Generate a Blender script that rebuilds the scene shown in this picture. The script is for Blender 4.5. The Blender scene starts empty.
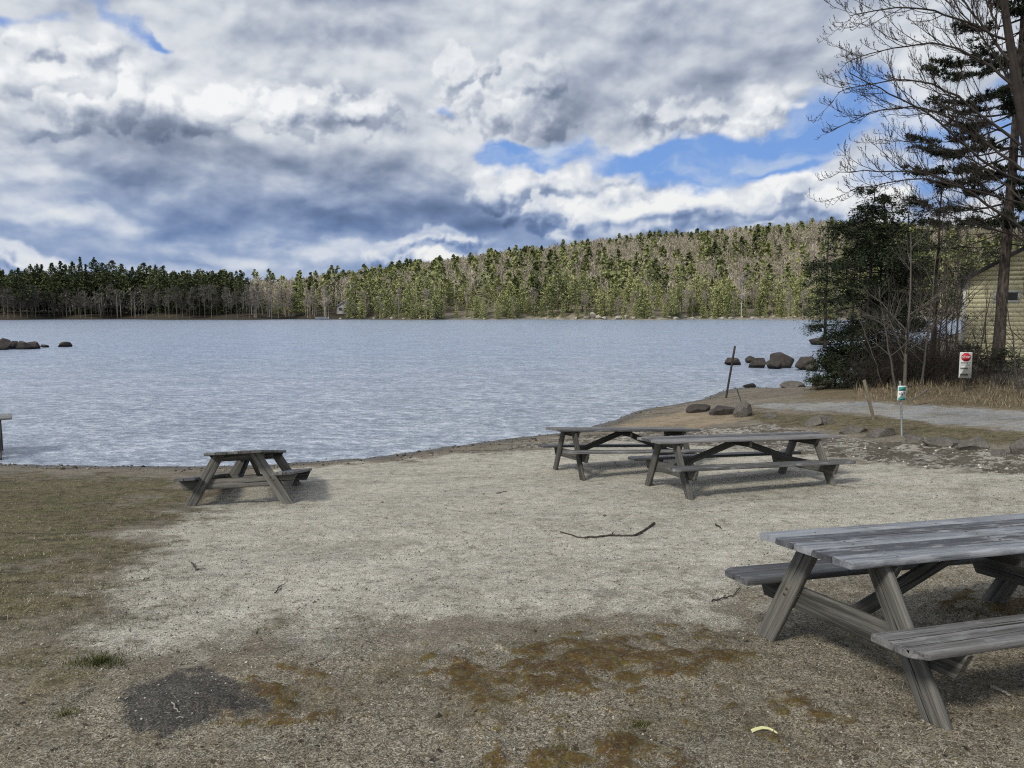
import bpy, bmesh, math, random
import numpy as np
from mathutils import Vector, Matrix

SC = bpy.context.scene
COL = SC.collection
R = math.radians
CAMZ = 3.05
FPX = 781.0
PITCH = R(5.52)

# ------------------------------------------------------------------ camera
def make_camera():
    cd = bpy.data.cameras.new("camera")
    cam = bpy.data.objects.new("camera", cd)
    COL.objects.link(cam)
    cam.location = (0, 0, CAMZ)
    cam.rotation_euler = (R(90) - PITCH, 0, 0)
    cd.sensor_width = 36.0
    cd.sensor_fit = 'HORIZONTAL'
    cd.lens = 36.0 * FPX / 1024.0
    cd.clip_start = 0.05
    cd.clip_end = 6000
    SC.camera = cam
make_camera()
SC.view_settings.view_transform = 'Standard'
SC.view_settings.look = 'None'
SC.view_settings.exposure = 0
SC.view_settings.gamma = 1
SC.cycles.max_bounces = 6
SC.cycles.diffuse_bounces = 3
SC.cycles.glossy_bounces = 3
SC.cycles.transparent_max_bounces = 4
SC.cycles.use_denoising = False
SC.cycles.pixel_filter_type = 'BLACKMAN_HARRIS'
SC.cycles.filter_width = 1.15
SC.cycles.sample_clamp_indirect = 4.0

def ray(px, py):
    """world direction seen at a photo pixel"""
    c, s = math.cos(PITCH), math.sin(PITCH)
    u = (384 - py) / FPX
    return Vector(((px - 512) / FPX, c + u * s, -s + u * c))

# ------------------------------------------------------------------ node helper
class NT:
    def __init__(self, tree):
        self.t = tree; self.n = tree.nodes; self.l = tree.links
    def new(self, typ, **kw):
        nd = self.n.new(typ)
        for k, v in kw.items(): setattr(nd, k, v)
        return nd
    def put(self, sock, v):
        if v is None: return
        if hasattr(v, 'is_output'): self.l.new(v, sock)
        elif isinstance(v, (tuple, list)) and sock.type == 'RGBA' and len(v) == 3: sock.default_value = (*v, 1)
        else: sock.default_value = v
    def math(self, op, a, b=None, c=None, clamp=False):
        nd = self.new('ShaderNodeMath', operation=op, use_clamp=clamp)
        self.put(nd.inputs[0], a); self.put(nd.inputs[1], b)
        if c is not None: self.put(nd.inputs[2], c)
        return nd.outputs[0]
    def vmath(self, op, a, b=None, scale=None):
        nd = self.new('ShaderNodeVectorMath', operation=op)
        self.put(nd.inputs[0], a); self.put(nd.inputs[1], b)
        if scale is not None: self.put(nd.inputs['Scale'], scale)
        return nd.outputs['Value'] if op in ('LENGTH', 'DOT_PRODUCT', 'DISTANCE') else nd.outputs['Vector']
    def noise(self, vec, scale, detail=4, rough=.5, dist=0, col=False, lac=2.0):
        nd = self.new('ShaderNodeTexNoise')
        self.put(nd.inputs['Vector'], vec); nd.inputs['Scale'].default_value = scale
        nd.inputs['Detail'].default_value = detail; nd.inputs['Roughness'].default_value = rough
        nd.inputs['Lacunarity'].default_value = lac
        nd.inputs['Distortion'].default_value = dist
        return nd.outputs['Color' if col else 'Fac']
    def voronoi(self, vec, scale, feature='F1', out='Distance', rnd=1):
        nd = self.new('ShaderNodeTexVoronoi', feature=feature)
        self.put(nd.inputs['Vector'], vec); nd.inputs['Scale'].default_value = scale
        nd.inputs['Randomness'].default_value = rnd
        return nd.outputs[out]
    def map(self, v, a, b, c=0., d=1., smooth=True):
        nd = self.new('ShaderNodeMapRange', interpolation_type='SMOOTHSTEP' if smooth else 'LINEAR')
        self.put(nd.inputs[0], v)
        for i, x in enumerate((a, b, c, d)): self.put(nd.inputs[i + 1], x)
        return nd.outputs[0]
    def mapping(self, vec, loc=(0, 0, 0), rot=(0, 0, 0), scale=(1, 1, 1), typ='POINT'):
        nd = self.new('ShaderNodeMapping', vector_type=typ)
        self.put(nd.inputs['Vector'], vec)
        nd.inputs['Location'].default_value = loc; nd.inputs['Rotation'].default_value = rot; nd.inputs['Scale'].default_value = scale
        return nd.outputs[0]
    def mix(self, f, a, b, blend='MIX'):
        nd = self.new('ShaderNodeMix', data_type='RGBA', blend_type=blend)
        self.put(nd.inputs[0], f); self.put(nd.inputs[6], a); self.put(nd.inputs[7], b)
        return nd.outputs[2]
    def ramp(self, f, stops, interp='LINEAR'):
        nd = self.new('ShaderNodeValToRGB'); cr = nd.color_ramp; cr.interpolation = interp
        cr.elements[0].position = stops[0][0]; cr.elements[0].color = (*stops[0][1], 1)
        cr.elements[1].position = stops[-1][0]; cr.elements[1].color = (*stops[-1][1], 1)
        for p, c in stops[1:-1]:
            e = cr.elements.new(p); e.color = (*c, 1)
        self.put(nd.inputs[0], f)
        return nd.outputs[0]
    def attr(self, name, out='Fac'):
        nd = self.new('ShaderNodeAttribute', attribute_name=name)
        return nd.outputs[out]
    def bump(self, h, strength=.5, dist=.01, normal=None):
        nd = self.new('ShaderNodeBump')
        nd.inputs['Strength'].default_value = strength; nd.inputs['Distance'].default_value = dist
        self.put(nd.inputs['Height'], h)
        if normal is not None: self.put(nd.inputs['Normal'], normal)
        return nd.outputs[0]
# ------------------------------------------------------------------ numpy noise
def _hash(ix, iy, seed):
    h = (ix.astype(np.int64) * 374761393 + iy.astype(np.int64) * 668265263 + seed * 2147483647) & 0xffffffff
    h = ((h ^ (h >> 13)) * 1274126177) & 0xffffffff
    h = h ^ (h >> 16)
    return (h & 0xffff) / 65535.0 * 2 * math.pi
def gnoise(x, y, seed=0):
    """gradient noise, about -0.7..0.7"""
    ix = np.floor(x); iy = np.floor(y); fx = x - ix; fy = y - iy
    u = fx * fx * fx * (fx * (fx * 6 - 15) + 10); v = fy * fy * fy * (fy * (fy * 6 - 15) + 10)
    def g(dx, dy):
        a = _hash(ix + dx, iy + dy, seed)
        return np.cos(a) * (fx - dx) + np.sin(a) * (fy - dy)
    a = g(0, 0) * (1 - u) + g(1, 0) * u; b = g(0, 1) * (1 - u) + g(1, 1) * u
    return a * (1 - v) + b * v
def fbm(x, y, oct=6, rough=.5, seed=0, billow=False):
    t = 0; a = 1; s = 0
    for o in range(oct):
        k = gnoise(x * 2 ** o + 17.3 * o, y * 2 ** o - 9.1 * o, seed + o)
        if billow: k = np.abs(k) * 2 - .35
        t = t + a * k; s += a; a *= rough
    return t / s
def sstep(x, a, b):
    t = np.clip((x - a) / (b - a), 0, 1)
    return t * t * (3 - 2 * t)

# ------------------------------------------------------------------ sky and sun
SUN_EL, SUN_AZ = R(40), R(222)       # azimuth clockwise from +Y: behind the camera, to the left
def ctr(px, py):
    v = ray(px, py).normalized()
    return math.atan2(v.x, v.y) * FPX, math.asin(v.z) * FPX
# where the blue shows (rotation counter-clockwise positive)
BLUE = ([
    (8, 6, 44, 18, 0, .9, 1), (112, 16, 84, 18, -24, .85, 1), (166, 38, 26, 9, 0, .7, 1), (215, -6, 36, 12, 0, .7, .9), (458, 111, 34, 10, 0, .9, .9),
    (430, 60, 26, 12, 0, .4, .9), (500, 150, 60, 16, 0, .95, .9), (590, 155, 120, 24, 3, 1.15, .7), (740, 150, 130, 34, 10, 1.2, .7), (830, 118, 90, 40, 20, 1.2, .8),
    (930, 120, 110, 50, 0, 1.0, .9), (500, 20, 26, 10, 0, .3, .9), (440, 146, 40, 12, 0, .45, .9), (900, 170, 60, 20, 0, .6, .9),
    (1150, 150, 200, 60, 0, .9, .9), (-200, 100, 180, 50, 0, .7, .9)])
# lightness of the cloud
LIGHT = ([
    (60, 60, 220, 60, 0, .16, 1), (120, 95, 150, 34, 0, .20, .9), (330, 104, 90, 26, 0, .34, .8), (230, 112, 90, 26, 0, .22, .8), (200, 60, 200, 60, 0, .12, 1),
    (370, 120, 60, 24, -10, .12, .8), (60, 172, 60, 12, 0, .16, .9), (10, 160, 36, 14, 0, .22, .9), (80, 150, 40, 12, 0, .14, .9),
    (500, 90, 70, 46, 0, .12, .9), (480, 105, 60, 26, 10, .16, .8), (565, 55, 60, 40, 30, .10, .9),
    (390, 60, 110, 50, 0, .06, 1), (700, 118, 120, 22, 12, .38, .8), (760, 104, 60, 14, 14, .28, .8),
    (650, 60, 190, 52, 14, -.20, .9), (620, 108, 140, 40, 8, -.22, .9), (560, 135, 80, 24, 0, -.12, .9), (760, 60, 110, 34, 20, -.12, .9), (300, 75, 26, 14, 20, -.20, .8),
    (275, 68, 28, 16, 20, -.24, .7), (185, 62, 24, 11, 10, -.22, .7), (130, 55, 18, 8, 30, -.18, .7), (345, 40, 60, 16, 20, -.12, .9), (850, 20, 80, 50, 0, -.10, .9),
    (130, 140, 240, 36, 0, -.18, .9), (360, 165, 220, 44, -4, -.26, .9), (60, 205, 200, 24, -6, -.14, .9), (280, 205, 260, 36, -8, -.30, .9), (440, 220, 160, 36, 0, -.34, .9), (500, 190, 60, 40, 0, -.15, .9),
    (330, 200, 60, 16, 0, .20, .9), (110, 222, 150, 14, -6, .22, .9), (240, 250, 120, 14, -3, .26, .8), (330, 252, 60, 16, 0, .16, .8), (60, 226, 60, 10, 0, .16, .8),
    (405, 243, 56, 8, 2, .40, .8), (452, 243, 40, 7, 0, .2, .8), (410, 264, 34, 9, 0, .72, .6), (15, 264, 60, 9, -8, .5, .7), (180, 268, 60, 12, 0, .20, .8), (140, 276, 30, 8, 0, .3, .8),
    (500, 184, 46, 26, 12, .42, .6), (560, 190, 60, 26, 0, .42, .6), (640, 200, 60, 22, 0, .44, .6), (740, 182, 60, 24, 8, .50, .6), (800, 185, 52, 24, 0, .48, .6), (690, 190, 46, 18, 0, .34, .7), (860, 192, 60, 30, 0, .46, .6),
    (620, 210, 90, 12, 0, .20, .8), (720, 206, 60, 12, 0, .2, .8),
    (600, 226, 200, 14, 0, -.10, .9), (700, 222, 110, 11, 6, .44, .6), (560, 232, 26, 7, 10, .32, .7), (790, 212, 140, 12, 0, -.22, .8), (520, 245, 80, 14, 0, -.06, .9), (660, 214, 60, 8, 0, -.12, .9),
    (940, 210, 120, 34, 0, .40, .8), (900, 100, 90, 30, 10, .35, .8), (950, 30, 120, 40, 0, .15, .9),
    (470, 272, 70, 16, 0, -.16, .9), (520, 262, 130, 12, 0, .12, .9), (210, 286, 160, 12, 0, -.2, .9)])

def blobs(lst, x, y):
    acc = np.zeros_like(x)
    for px, py, rx, ry, rot, amp, soft in lst:
        a, e = ctr(px, py); c, s = math.cos(R(rot)), math.sin(R(rot))
        dx, dy = x - a, y - e
        l = np.hypot((dx * c + dy * s) / rx, (-dx * s + dy * c) / ry)
        if amp < 0: amp *= .86
        acc += amp * (1 - sstep(l, 1 - soft, 1.0))
    return acc
def ramp_np(t, stops):
    xs = [s[0] for s in stops]
    return np.stack([np.interp(t, xs, [s[1][k] for s in stops]) for k in range(3)], -1)
def cloud_colour(az, el):
    """colour of the sky (linear) for azimuth / elevation arrays in radians"""
    x = az * FPX; y = el * FPX
    k1 = 1 / 150; k2 = 1 / 50
    wx = x + 70 * fbm(x * k1, y * k1 * 1.6, 2, .5, 11) + 44 * fbm(x * k2, y * k2 * 1.2, 5, .5, 21)
    wy = y + 34 * fbm(x * k1, y * k1 * 1.6, 2, .5, 31) + 30 * fbm(x * k2, y * k2 * 1.2, 5, .5, 41)
    bl = blobs(BLUE, wx, wy); Lb = blobs(LIGHT, wx, wy)
    fx = x + 26 * fbm(x * k1, y * k1, 3, .5, 51); fy = y + 12 * fbm(x * k1, y * k1, 3, .5, 61)
    s = 1 / 130
    def field(fx, fy):
        fy = 1.5 * fy + 150 * (1 - np.exp(-np.maximum(fy, -50) / 100))       # flatter towards the horizon
        return 1.15 * fbm(fx * s, fy * s, 9, .50, 71) - .12 * fbm(fx / 60, fy / 60, 4, .45, 81, True)
    fb = field(fx, fy); fb2 = field(fx + 6, fy - 9)
    rel = (fb - fb2)
    hx = x + 46 * fbm(x / 40, y / 40, 5, .58, 23); hy = y + 40 * fbm(x / 40, y / 40, 5, .58, 43)
    ph = puff_height(hx, hy); ph2 = puff_height(hx - 3, hy + 5)
    puff = np.clip((ph - ph2) / 6, -1, 1) * .28
    base = .525 + .16 * sstep(el, R(3), R(14)) + .10 * sstep(el, R(22), R(40))
    amp = .42 + .58 * sstep(el, R(1), R(10))
    bumpy = sstep(Lb, .05, .35)
    L = base + Lb * .95 + fb * .42 * amp + rel * (1.0 + 1.1 * bumpy) * amp
    L = L + puff - .03 * bumpy
    L = .58 + (L - .58) * .88
    L = np.where(L > .8, .8 + (L - .8) * .6, L)
    low = ramp_np(L, LOW); high = ramp_np(L, HIGH)
    t = sstep(el, R(4), R(12))[..., None]
    cl = low * (1 - t) + high * t
    mask = sstep(np.where(bl > .12, 1, bl / .12) * (bl - fb * 1.7) + .10 * fbm(x / 20, y / 14, 4, .6, 91), .18, .95)
    tt = np.clip(el / R(22), 0, 1)[..., None]
    bc = np.array((.17, .38, .80)) * (1 - tt) + np.array((.07, .22, .62)) * tt
    veil = (.15 + .75 * sstep(fbm(wx / 90, wy / 30, 5, .5, 95), -.08, .40))[..., None]
    bc = bc * (1 - veil) + np.array((.58, .66, .78)) * veil
    m = mask[..., None]
    return cl * (1 - m) + bc * m
PUFFS = [(480, 178, 870, 214, 80, 9, 24), (530, 205, 860, 225, 30, 7, 18), (640, 106, 800, 128, 30, 8, 18), (270, 92, 400, 122, 40, 8, 20), (370, 256, 440, 268, 7, 8, 14),
         (440, 60, 560, 130, 40, 8, 22), (150, 90, 260, 122, 12, 14, 26), (0, 255, 40, 268, 4, 8, 14), (375, 238, 470, 248, 8, 7, 12), (0, 40, 130, 130, 40, 10, 24), (880, 180, 1060, 230, 14, 16, 30)]
def puff_height(x, y):
    rs = np.random.RandomState(5); h = np.zeros_like(x)
    for x0, y0, x1, y1, cnt, r0, r1 in PUFFS:
        for i in range(cnt):
            a, e = ctr(rs.uniform(x0, x1), rs.uniform(y0, y1)); r = rs.uniform(r0, r1)
            d2 = ((x - a) ** 2 + ((y - e) * 1.25) ** 2)
            q = np.maximum(1 - d2 / (r * r), 0); h = h + r * .6 * q * q * np.exp(-h / r)
    return h
LOW = [(0, (.085, .135, .26)), (.25, (.14, .215, .40)), (.5, (.27, .36, .55)), (.75, (.56, .62, .73)), (1.05, (.86, .87, .86))]
HIGH = [(0, (.12, .16, .24)), (.25, (.22, .265, .36)), (.5, (.38, .43, .53)), (.75, (.61, .65, .71)), (1.05, (.90, .915, .93))]

def make_sky():
    azs = np.radians(np.concatenate([np.arange(-110, -37, 1.0), np.arange(-37, 37, .08), np.arange(37, 111, 1.0)]))
    els = np.radians(np.concatenate([[-3, -1.5], np.arange(-.4, 22, .08), np.arange(22, 31, .6)]))
    A, E = np.meshgrid(azs, els)
    col = cloud_colour(A, E)
    rad = 4200.0
    v = np.stack([rad * np.sin(A) * np.cos(E), rad * np.cos(A) * np.cos(E), CAMZ + rad * np.sin(E)], -1).reshape(-1, 3)
    nr, nc = A.shape
    idx = np.arange(nr * nc).reshape(nr, nc)
    q = np.stack([idx[:-1, :-1], idx[1:, :-1], idx[1:, 1:], idx[:-1, 1:]], -1).reshape(-1, 4)
    me = fast_mesh("sky", v, q)
    at = me.attributes.new("sky_colour", 'FLOAT_COLOR', 'POINT')
    c4 = np.ones((len(v), 4), np.float32); c4[:, :3] = col.reshape(-1, 3)
    at.data.foreach_set('color', c4.ravel())
    m = bpy.data.materials.new("cloudy_sky"); m.use_nodes = True; n = NT(m.node_tree); n.n.clear()
    em = n.new('ShaderNodeEmission'); n.put(em.inputs[0], n.attr('sky_colour', 'Color')); em.inputs[1].default_value = 1
    o = n.new('ShaderNodeOutputMaterial'); n.l.new(em.outputs[0], o.inputs[0])
    m.cycles.emission_sampling = 'NONE'
    me.materials.append(m)
    ob = bpy.data.objects.new("sky", me); COL.objects.link(ob); ob['kind'] = 'structure'
def fast_mesh(name, v, q, mi=None):
    """mesh from a vertex array and a quad (or triangle) index array"""
    v = np.asarray(v, np.float32); q = np.asarray(q, np.int32)
    me = bpy.data.meshes.new(name)
    k = q.shape[1]
    me.vertices.add(len(v)); me.vertices.foreach_set('co', v.ravel())
    me.loops.add(q.size); me.loops.foreach_set('vertex_index', q.ravel())
    me.polygons.add(len(q)); me.polygons.foreach_set('loop_start', np.arange(len(q), dtype=np.int32) * k)
    if mi is not None: me.polygons.foreach_set('material_index', np.asarray(mi, np.int32))
    me.update(calc_edges=True)
    return me
make_sky()

def make_world():
    w = bpy.data.worlds.new("World"); SC.world = w; w.use_nodes = True
    n = NT(w.node_tree); w.node_tree.nodes.clear()
    tc = n.new('ShaderNodeTexCoord').outputs['Generated']
    sky = n.new('ShaderNodeTexSky', sky_type='NISHITA', sun_disc=False)
    sky.sun_elevation = SUN_EL; sky.sun_rotation = SUN_AZ
    f = n.noise(n.mapping(tc, scale=(1, 1, 2)), 2.2, 5, .55)
    cl = n.ramp(n.noise(tc, 5, 4, .5), [(.3, (4.2, 4.5, 5.0)), (.7, (8.5, 8.6, 8.8))])
    c = n.mix(n.map(f, .36, .5), sky.outputs[0], cl)
    bg = n.new('ShaderNodeBackground'); n.put(bg.inputs[0], c); bg.inputs[1].default_value = .1
    out = n.new('ShaderNodeOutputWorld'); n.l.new(bg.outputs[0], out.inputs[0])
make_world()
def make_sun():
    ld = bpy.data.lights.new("sun", 'SUN'); o = bpy.data.objects.new("sun", ld); COL.objects.link(o)
    ld.energy = 2.9; ld.angle = R(10); ld.color = (1, .93, .80)
    d = Vector((math.sin(SUN_AZ) * math.cos(SUN_EL), math.cos(SUN_AZ) * math.cos(SUN_EL), math.sin(SUN_EL)))
    o.rotation_euler = (-d).to_track_quat('-Z', 'Y').to_euler()
    o.location = d * 50
make_sun()
# ------------------------------------------------------------------ object helpers
def tag(o, label=None, cat=None, group=None, kind=None):
    if label: o['label'] = label
    if cat: o['category'] = cat
    if group: o['group'] = group
    if kind: o['kind'] = kind
    return o
def empty(name, loc=(0, 0, 0), rz=0):
    o = bpy.data.objects.new(name, None); COL.objects.link(o)
    o.location = loc; o.rotation_euler = (0, 0, rz); o.empty_display_size = .2
    return o
def link(name, me, mat=None, parent=None):
    o = bpy.data.objects.new(name, me); COL.objects.link(o)
    if mat is not None and len(me.materials) == 0: me.materials.append(mat)
    if parent is not None: o.parent = parent
    return o
CHILD = {}
def copy_tree(root):
    """copies a thing, its parts and their sub-parts (mesh data shared)"""
    def rec(o, parent):
        c = o.copy(); COL.objects.link(c)
        if parent is not None: c.parent = parent
        for k in list(kids.get(o.name, [])): rec(k, c)
        return c
    kids = {}
    for o in list(root.children_recursive):
        kids.setdefault(o.parent.name, []).append(o)
    return rec(root, None)

class Acc:
    """collects vertices, faces (quads; triangles repeat the last index) and a per-vertex tint"""
    def __init__(self): self.v = []; self.f = []; self.n = 0; self.t = []
    def add(self, v, f, tint=.5):
        v = np.asarray(v, float).reshape(-1, 3); f = np.asarray(f, int)
        self.v.append(v); self.f.append(f + self.n); self.n += len(v)
        self.t.append(np.broadcast_to(np.asarray(tint, float), (len(v),)))
    def tube(self, pts, rad, sides=5, tint=.5, cap=True):
        pts = np.asarray(pts, float); n = len(pts); rad = np.broadcast_to(np.asarray(rad, float), (n,))
        tan = np.gradient(pts, axis=0); tan /= np.linalg.norm(tan, axis=1)[:, None] + 1e-9
        ref = np.array((0, 0, 1.)) if abs(tan[0][2]) < .9 else np.array((1., 0, 0))
        a = np.cross(tan, ref); a /= np.linalg.norm(a, axis=1)[:, None] + 1e-9
        b = np.cross(tan, a)
        th = np.arange(sides) / sides * 2 * math.pi
        ring = pts[:, None] + rad[:, None, None] * (a[:, None] * np.cos(th)[None, :, None] + b[:, None] * np.sin(th)[None, :, None])
        i = np.arange(n * sides).reshape(n, sides); j = np.roll(i, -1, 1)
        f = np.stack([i[:-1], j[:-1], j[1:], i[1:]], -1).reshape(-1, 4)
        self.add(ring.reshape(-1, 3), f, tint)
        if cap and sides >= 4:
            for row, sgn in ((0, 1), (n - 1, -1)):
                k = [row * sides + q for q in range(sides)]
                if sides == 4: ff = [k]
                else: ff = [[k[0], k[q], k[q + 1], k[q + 1]] for q in range(1, sides - 1)]
                self.f.append(np.array(ff) + self.n - n * sides)
    def quads(self, c, u, w, tint):
        """many flat quads at once: centres c, half vectors u and w (N x 3)"""
        n = len(c); v = np.stack([c - u - w, c + u - w, c + u + w, c - u + w], 1).reshape(-1, 3)
        self.add(v, np.arange(n * 4).reshape(n, 4), np.repeat(tint, 4))
    def blades(self, base, tip, side, tint):
        """diamond / blade leaves: base, tip and side half vectors (N x 3)"""
        n = len(base); m = base * .45 + tip * .55
        v = np.stack([base, m + side, tip, m - side], 1).reshape(-1, 3)
        self.add(v, np.arange(n * 4).reshape(n, 4), np.repeat(tint, 4))
    def arrays(self):
        return np.concatenate(self.v), np.concatenate(self.f), np.concatenate(self.t)
    def build(self, name, mat=None, parent=None, smooth=False):
        v, f, t = self.arrays()
        me = acc_mesh(name, v, f, t, smooth)
        return link(name, me, mat, parent)
def acc_mesh(name, v, f, t=None, smooth=False):
    tri = f[:, 2] == f[:, 3]
    me = bpy.data.meshes.new(name)
    v = np.asarray(v, np.float32)
    me.vertices.add(len(v)); me.vertices.foreach_set('co', v.ravel())
    q = f[~tri]; tr = f[tri][:, :3]
    li = np.concatenate([q.ravel(), tr.ravel()]).astype(np.int32)
    ls = np.concatenate([np.arange(len(q)) * 4, len(q) * 4 + np.arange(len(tr)) * 3]).astype(np.int32)
    me.loops.add(len(li)); me.loops.foreach_set('vertex_index', li)
    me.polygons.add(len(ls)); me.polygons.foreach_set('loop_start', ls)
    if smooth: me.polygons.foreach_set('use_smooth', np.ones(len(ls), bool))
    me.update(calc_edges=True)
    if t is not None:
        a = me.attributes.new('tint', 'FLOAT', 'POINT'); a.data.foreach_set('value', np.asarray(t, np.float32))
    return me
def unit(v):
    v = np.asarray(v, float); return v / (np.linalg.norm(v, axis=-1, keepdims=True) + 1e-9)

def mat(name, fn, rough=.85, spec=.3):
    m = bpy.data.materials.new(name); m.use_nodes = True; n = NT(m.node_tree)
    b = n.n['Principled BSDF']; b.inputs['Roughness'].default_value = rough
    b.inputs['Specular IOR Level'].default_value = spec
    r = fn(n, b)
    if r is not None: n.put(b.inputs['Base Color'], r)
    return m

# ------------------------------------------------------------------ ground height
SHORE = [(-60, 19), (-40, 16.5), (-20, 15.6), (-10.1, 15.2), (-4.2, 15.4), (-2.7, 16.0), (-1.4, 17.1), (.2, 18.4), (1.45, 19.3), (2.35, 20.5), (3.9, 23.4),
         (5.8, 25.4), (7.6, 28.5), (8.8, 30), (10.4, 30), (11.8, 30.8), (13.4, 31.6), (16, 36), (20, 45), (30, 60), (50, 90)]
CP = [(0, -4, 1.5), (-8, -4, 1.45), (8, -4, 1.6), (0, 0, 1.27), (-5, 0, 1.25), (5, 0, 1.32), (2.77, 4.6, .97), (-3, 4.6, .95), (0, 7.5, .72), (-6, 8, .62), (3.2, 11.06, .53), (-3.87, 11.38, .27),
      (-4, 10.4, .38), (1.86, 13.06, .34), (-9, 12, .33), (-12, 6, .8), (-20, 6, .9), (5.6, 12.3, .6), (7, 13.6, .72), (6.8, 10.2, .78), (9.1, 13.7, .9), (10.9, 16.5, .92), (12, 18, .97), (11.5, 19.6, 1.0), (17, 28, 1.1),
      (11, 24.4, .58), (7.7, 16.4, .72), (6.4, 21.4, .40), (5.8, 19.4, .38), (3.6, 16.5, .28), (9, 24, .46), (14, 24, 1.0), (30, 30, 1.7), (30, 8, 1.7), (14, 5, 1.45), (20, 20, 1.35), (18, 34, .7), (30, 45, 1.5), (60, 60, 2), (40, 0, 2)]
def _tps():
    pts = [(x, y, 0.0) for x, y in SHORE] + CP
    for i, (x, y) in enumerate(SHORE):
        a = SHORE[max(i - 1, 0)]; b = SHORE[min(i + 1, len(SHORE) - 1)]
        d = unit(np.array((-(b[1] - a[1]), b[0] - a[0])))
        k = 3 if i < 13 else 5
        pts.append((x + d[0] * k, y + d[1] * k, -.42)); pts.append((x + d[0] * k * 4, y + d[1] * k * 4, -1.2))
    P = np.array(pts); n = len(P)
    def K(r): return np.where(r > 0, r * r * np.log(r + 1e-12), 0)
    r = np.hypot(P[:, None, 0] - P[None, :, 0], P[:, None, 1] - P[None, :, 1])
    A = np.zeros((n + 3, n + 3)); A[:n, :n] = K(r) + np.eye(n) * .3; A[:n, n] = 1; A[:n, n + 1:] = P[:, :2]; A[n:, :n] = A[:n, n:].T
    w = np.linalg.solve(A, np.concatenate([P[:, 2], [0, 0, 0]]))
    return P, w, K
_P, _W, _K = _tps()
def gz_raw(x, y):
    x = np.asarray(x, float); y = np.asarray(y, float); z = _W[-3] + _W[-2] * x + _W[-1] * y
    for i in range(len(_P)):
        z = z + _W[i] * _K(np.hypot(x - _P[i, 0], y - _P[i, 1]))
    z = np.clip(z, -1.6, 2.6)
    return z
_GX = np.arange(-62, 62.1, .25); _GY = np.arange(-15, 121, .25)
_GZ = gz_raw(*np.meshgrid(_GX, _GY))
_gz_exact = gz_raw
def gz_raw(x, y):
    x = np.asarray(x, float); y = np.asarray(y, float)
    fx = (np.clip(x, -62, 61.9) + 62) / .25; fy = (np.clip(y, -15, 120.4) + 15) / .25
    i = fx.astype(int); j = fy.astype(int); a = fx - i; b = fy - j
    i = np.minimum(i, len(_GX) - 2); j = np.minimum(j, len(_GY) - 2)
    z = (_GZ[j, i] * (1 - a) + _GZ[j, i + 1] * a) * (1 - b) + (_GZ[j + 1, i] * (1 - a) + _GZ[j + 1, i + 1] * a) * b
    far = (np.abs(x) > 61.9) | (y > 120.4) | (y < -15)
    if far.any(): z = np.where(far, _gz_exact(x, y), z) if x.ndim else _gz_exact(x, y)
    return z
def gz_noise(x, y):
    return .030 * fbm(x / 1.7, y / 1.7, 3, .5, 101) + .014 * fbm(x / .33, y / .33, 3, .55, 111)
def gz(x, y):
    return float(gz_raw(x, y) + gz_noise(np.asarray(float(x)), np.asarray(float(y))))
def G(px, py):
    """ground point seen at a photo pixel"""
    d = ray(px, py); z = .7
    for _ in range(30):
        t = (z - CAMZ) / d.z
        z = z * .4 + .6 * float(gz_raw(d.x * t, d.y * t))
    return d.x * t, d.y * t
def at(px, py, Y):
    """point at distance Y seen at a photo pixel"""
    d = ray(px, py); t = Y / d.y
    return Vector((d.x * t, Y, CAMZ + d.z * t))
def sdf(x, y, poly):
    """signed distance, negative inside"""
    P = np.array(poly, float); n = len(P); d = np.full(x.shape, 1e9); ins = np.zeros(x.shape, bool)
    for i in range(n):
        a = P[i]; b = P[(i + 1) % n]; e = b - a
        wx = x - a[0]; wy = y - a[1]
        t = np.clip((wx * e[0] + wy * e[1]) / (e @ e + 1e-12), 0, 1)
        d = np.minimum(d, (wx - e[0] * t) ** 2 + (wy - e[1] * t) ** 2)
        c = (a[1] > y) != (b[1] > y)
        with np.errstate(divide='ignore', invalid='ignore'):
            xi = e[0] * (y - a[1]) / (e[1] if abs(e[1]) > 1e-12 else 1e-12) + a[0]
        ins ^= c & (x < xi)
    d = np.sqrt(d)
    return np.where(ins, -d, d)
# ------------------------------------------------------------------ the ground
def zone(x, y, pix, soft, ragged, seed, sc=.5):
    poly = [G(*p) for p in pix]
    d = sdf(x, y, poly) + ragged * fbm(x / sc, y / sc, 4, .6, seed)
    return 1 - sstep(d, -soft, soft)
Z_GRASS = [(-400, 476), (-30, 477), (150, 477), (192, 483), (178, 500), (140, 525), (112, 565), (70, 610), (20, 650), (-60, 690), (-500, 700)]
Z_SAND = [(150, 545), (190, 505), (250, 480), (310, 466), (430, 458), (520, 451), (620, 440), (680, 441), (760, 446), (850, 459), (930, 464), (1030, 474), (1300, 500), (1300, 600), (1010, 560), (860, 560), (800, 585), (720, 612),
          (640, 622), (560, 632), (420, 630), (330, 640), (250, 634), (190, 660), (100, 672), (80, 640), (110, 590)]
Z_MOSS = [[(440, 690), (462, 672), (500, 664), (560, 644), (610, 638), (660, 650), (690, 640), (720, 655), (690, 668), (640, 676), (600, 694), (540, 690), (500, 684), (470, 702)],
          [(245, 690), (270, 682), (300, 688), (310, 704), (270, 708)], [(600, 762), (630, 750), (660, 752), (670, 775), (620, 785)], [(540, 758), (556, 744), (572, 752), (560, 772)],
          [(760, 715), (775, 706), (795, 712), (780, 722)], [(960, 600), (1010, 596), (1040, 612), (1000, 625)]]
Z_DARK = [[(112, 702), (150, 680), (200, 670), (232, 676), (262, 700), (240, 716), (190, 722), (150, 732), (128, 718)]]
Z_ROAD = [(745, 403), (800, 403), (860, 402), (940, 406), (1030, 411), (1300, 424), (1300, 470), (1100, 440), (1030, 431), (960, 425), (900, 417), (840, 411), (770, 408)]
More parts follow.
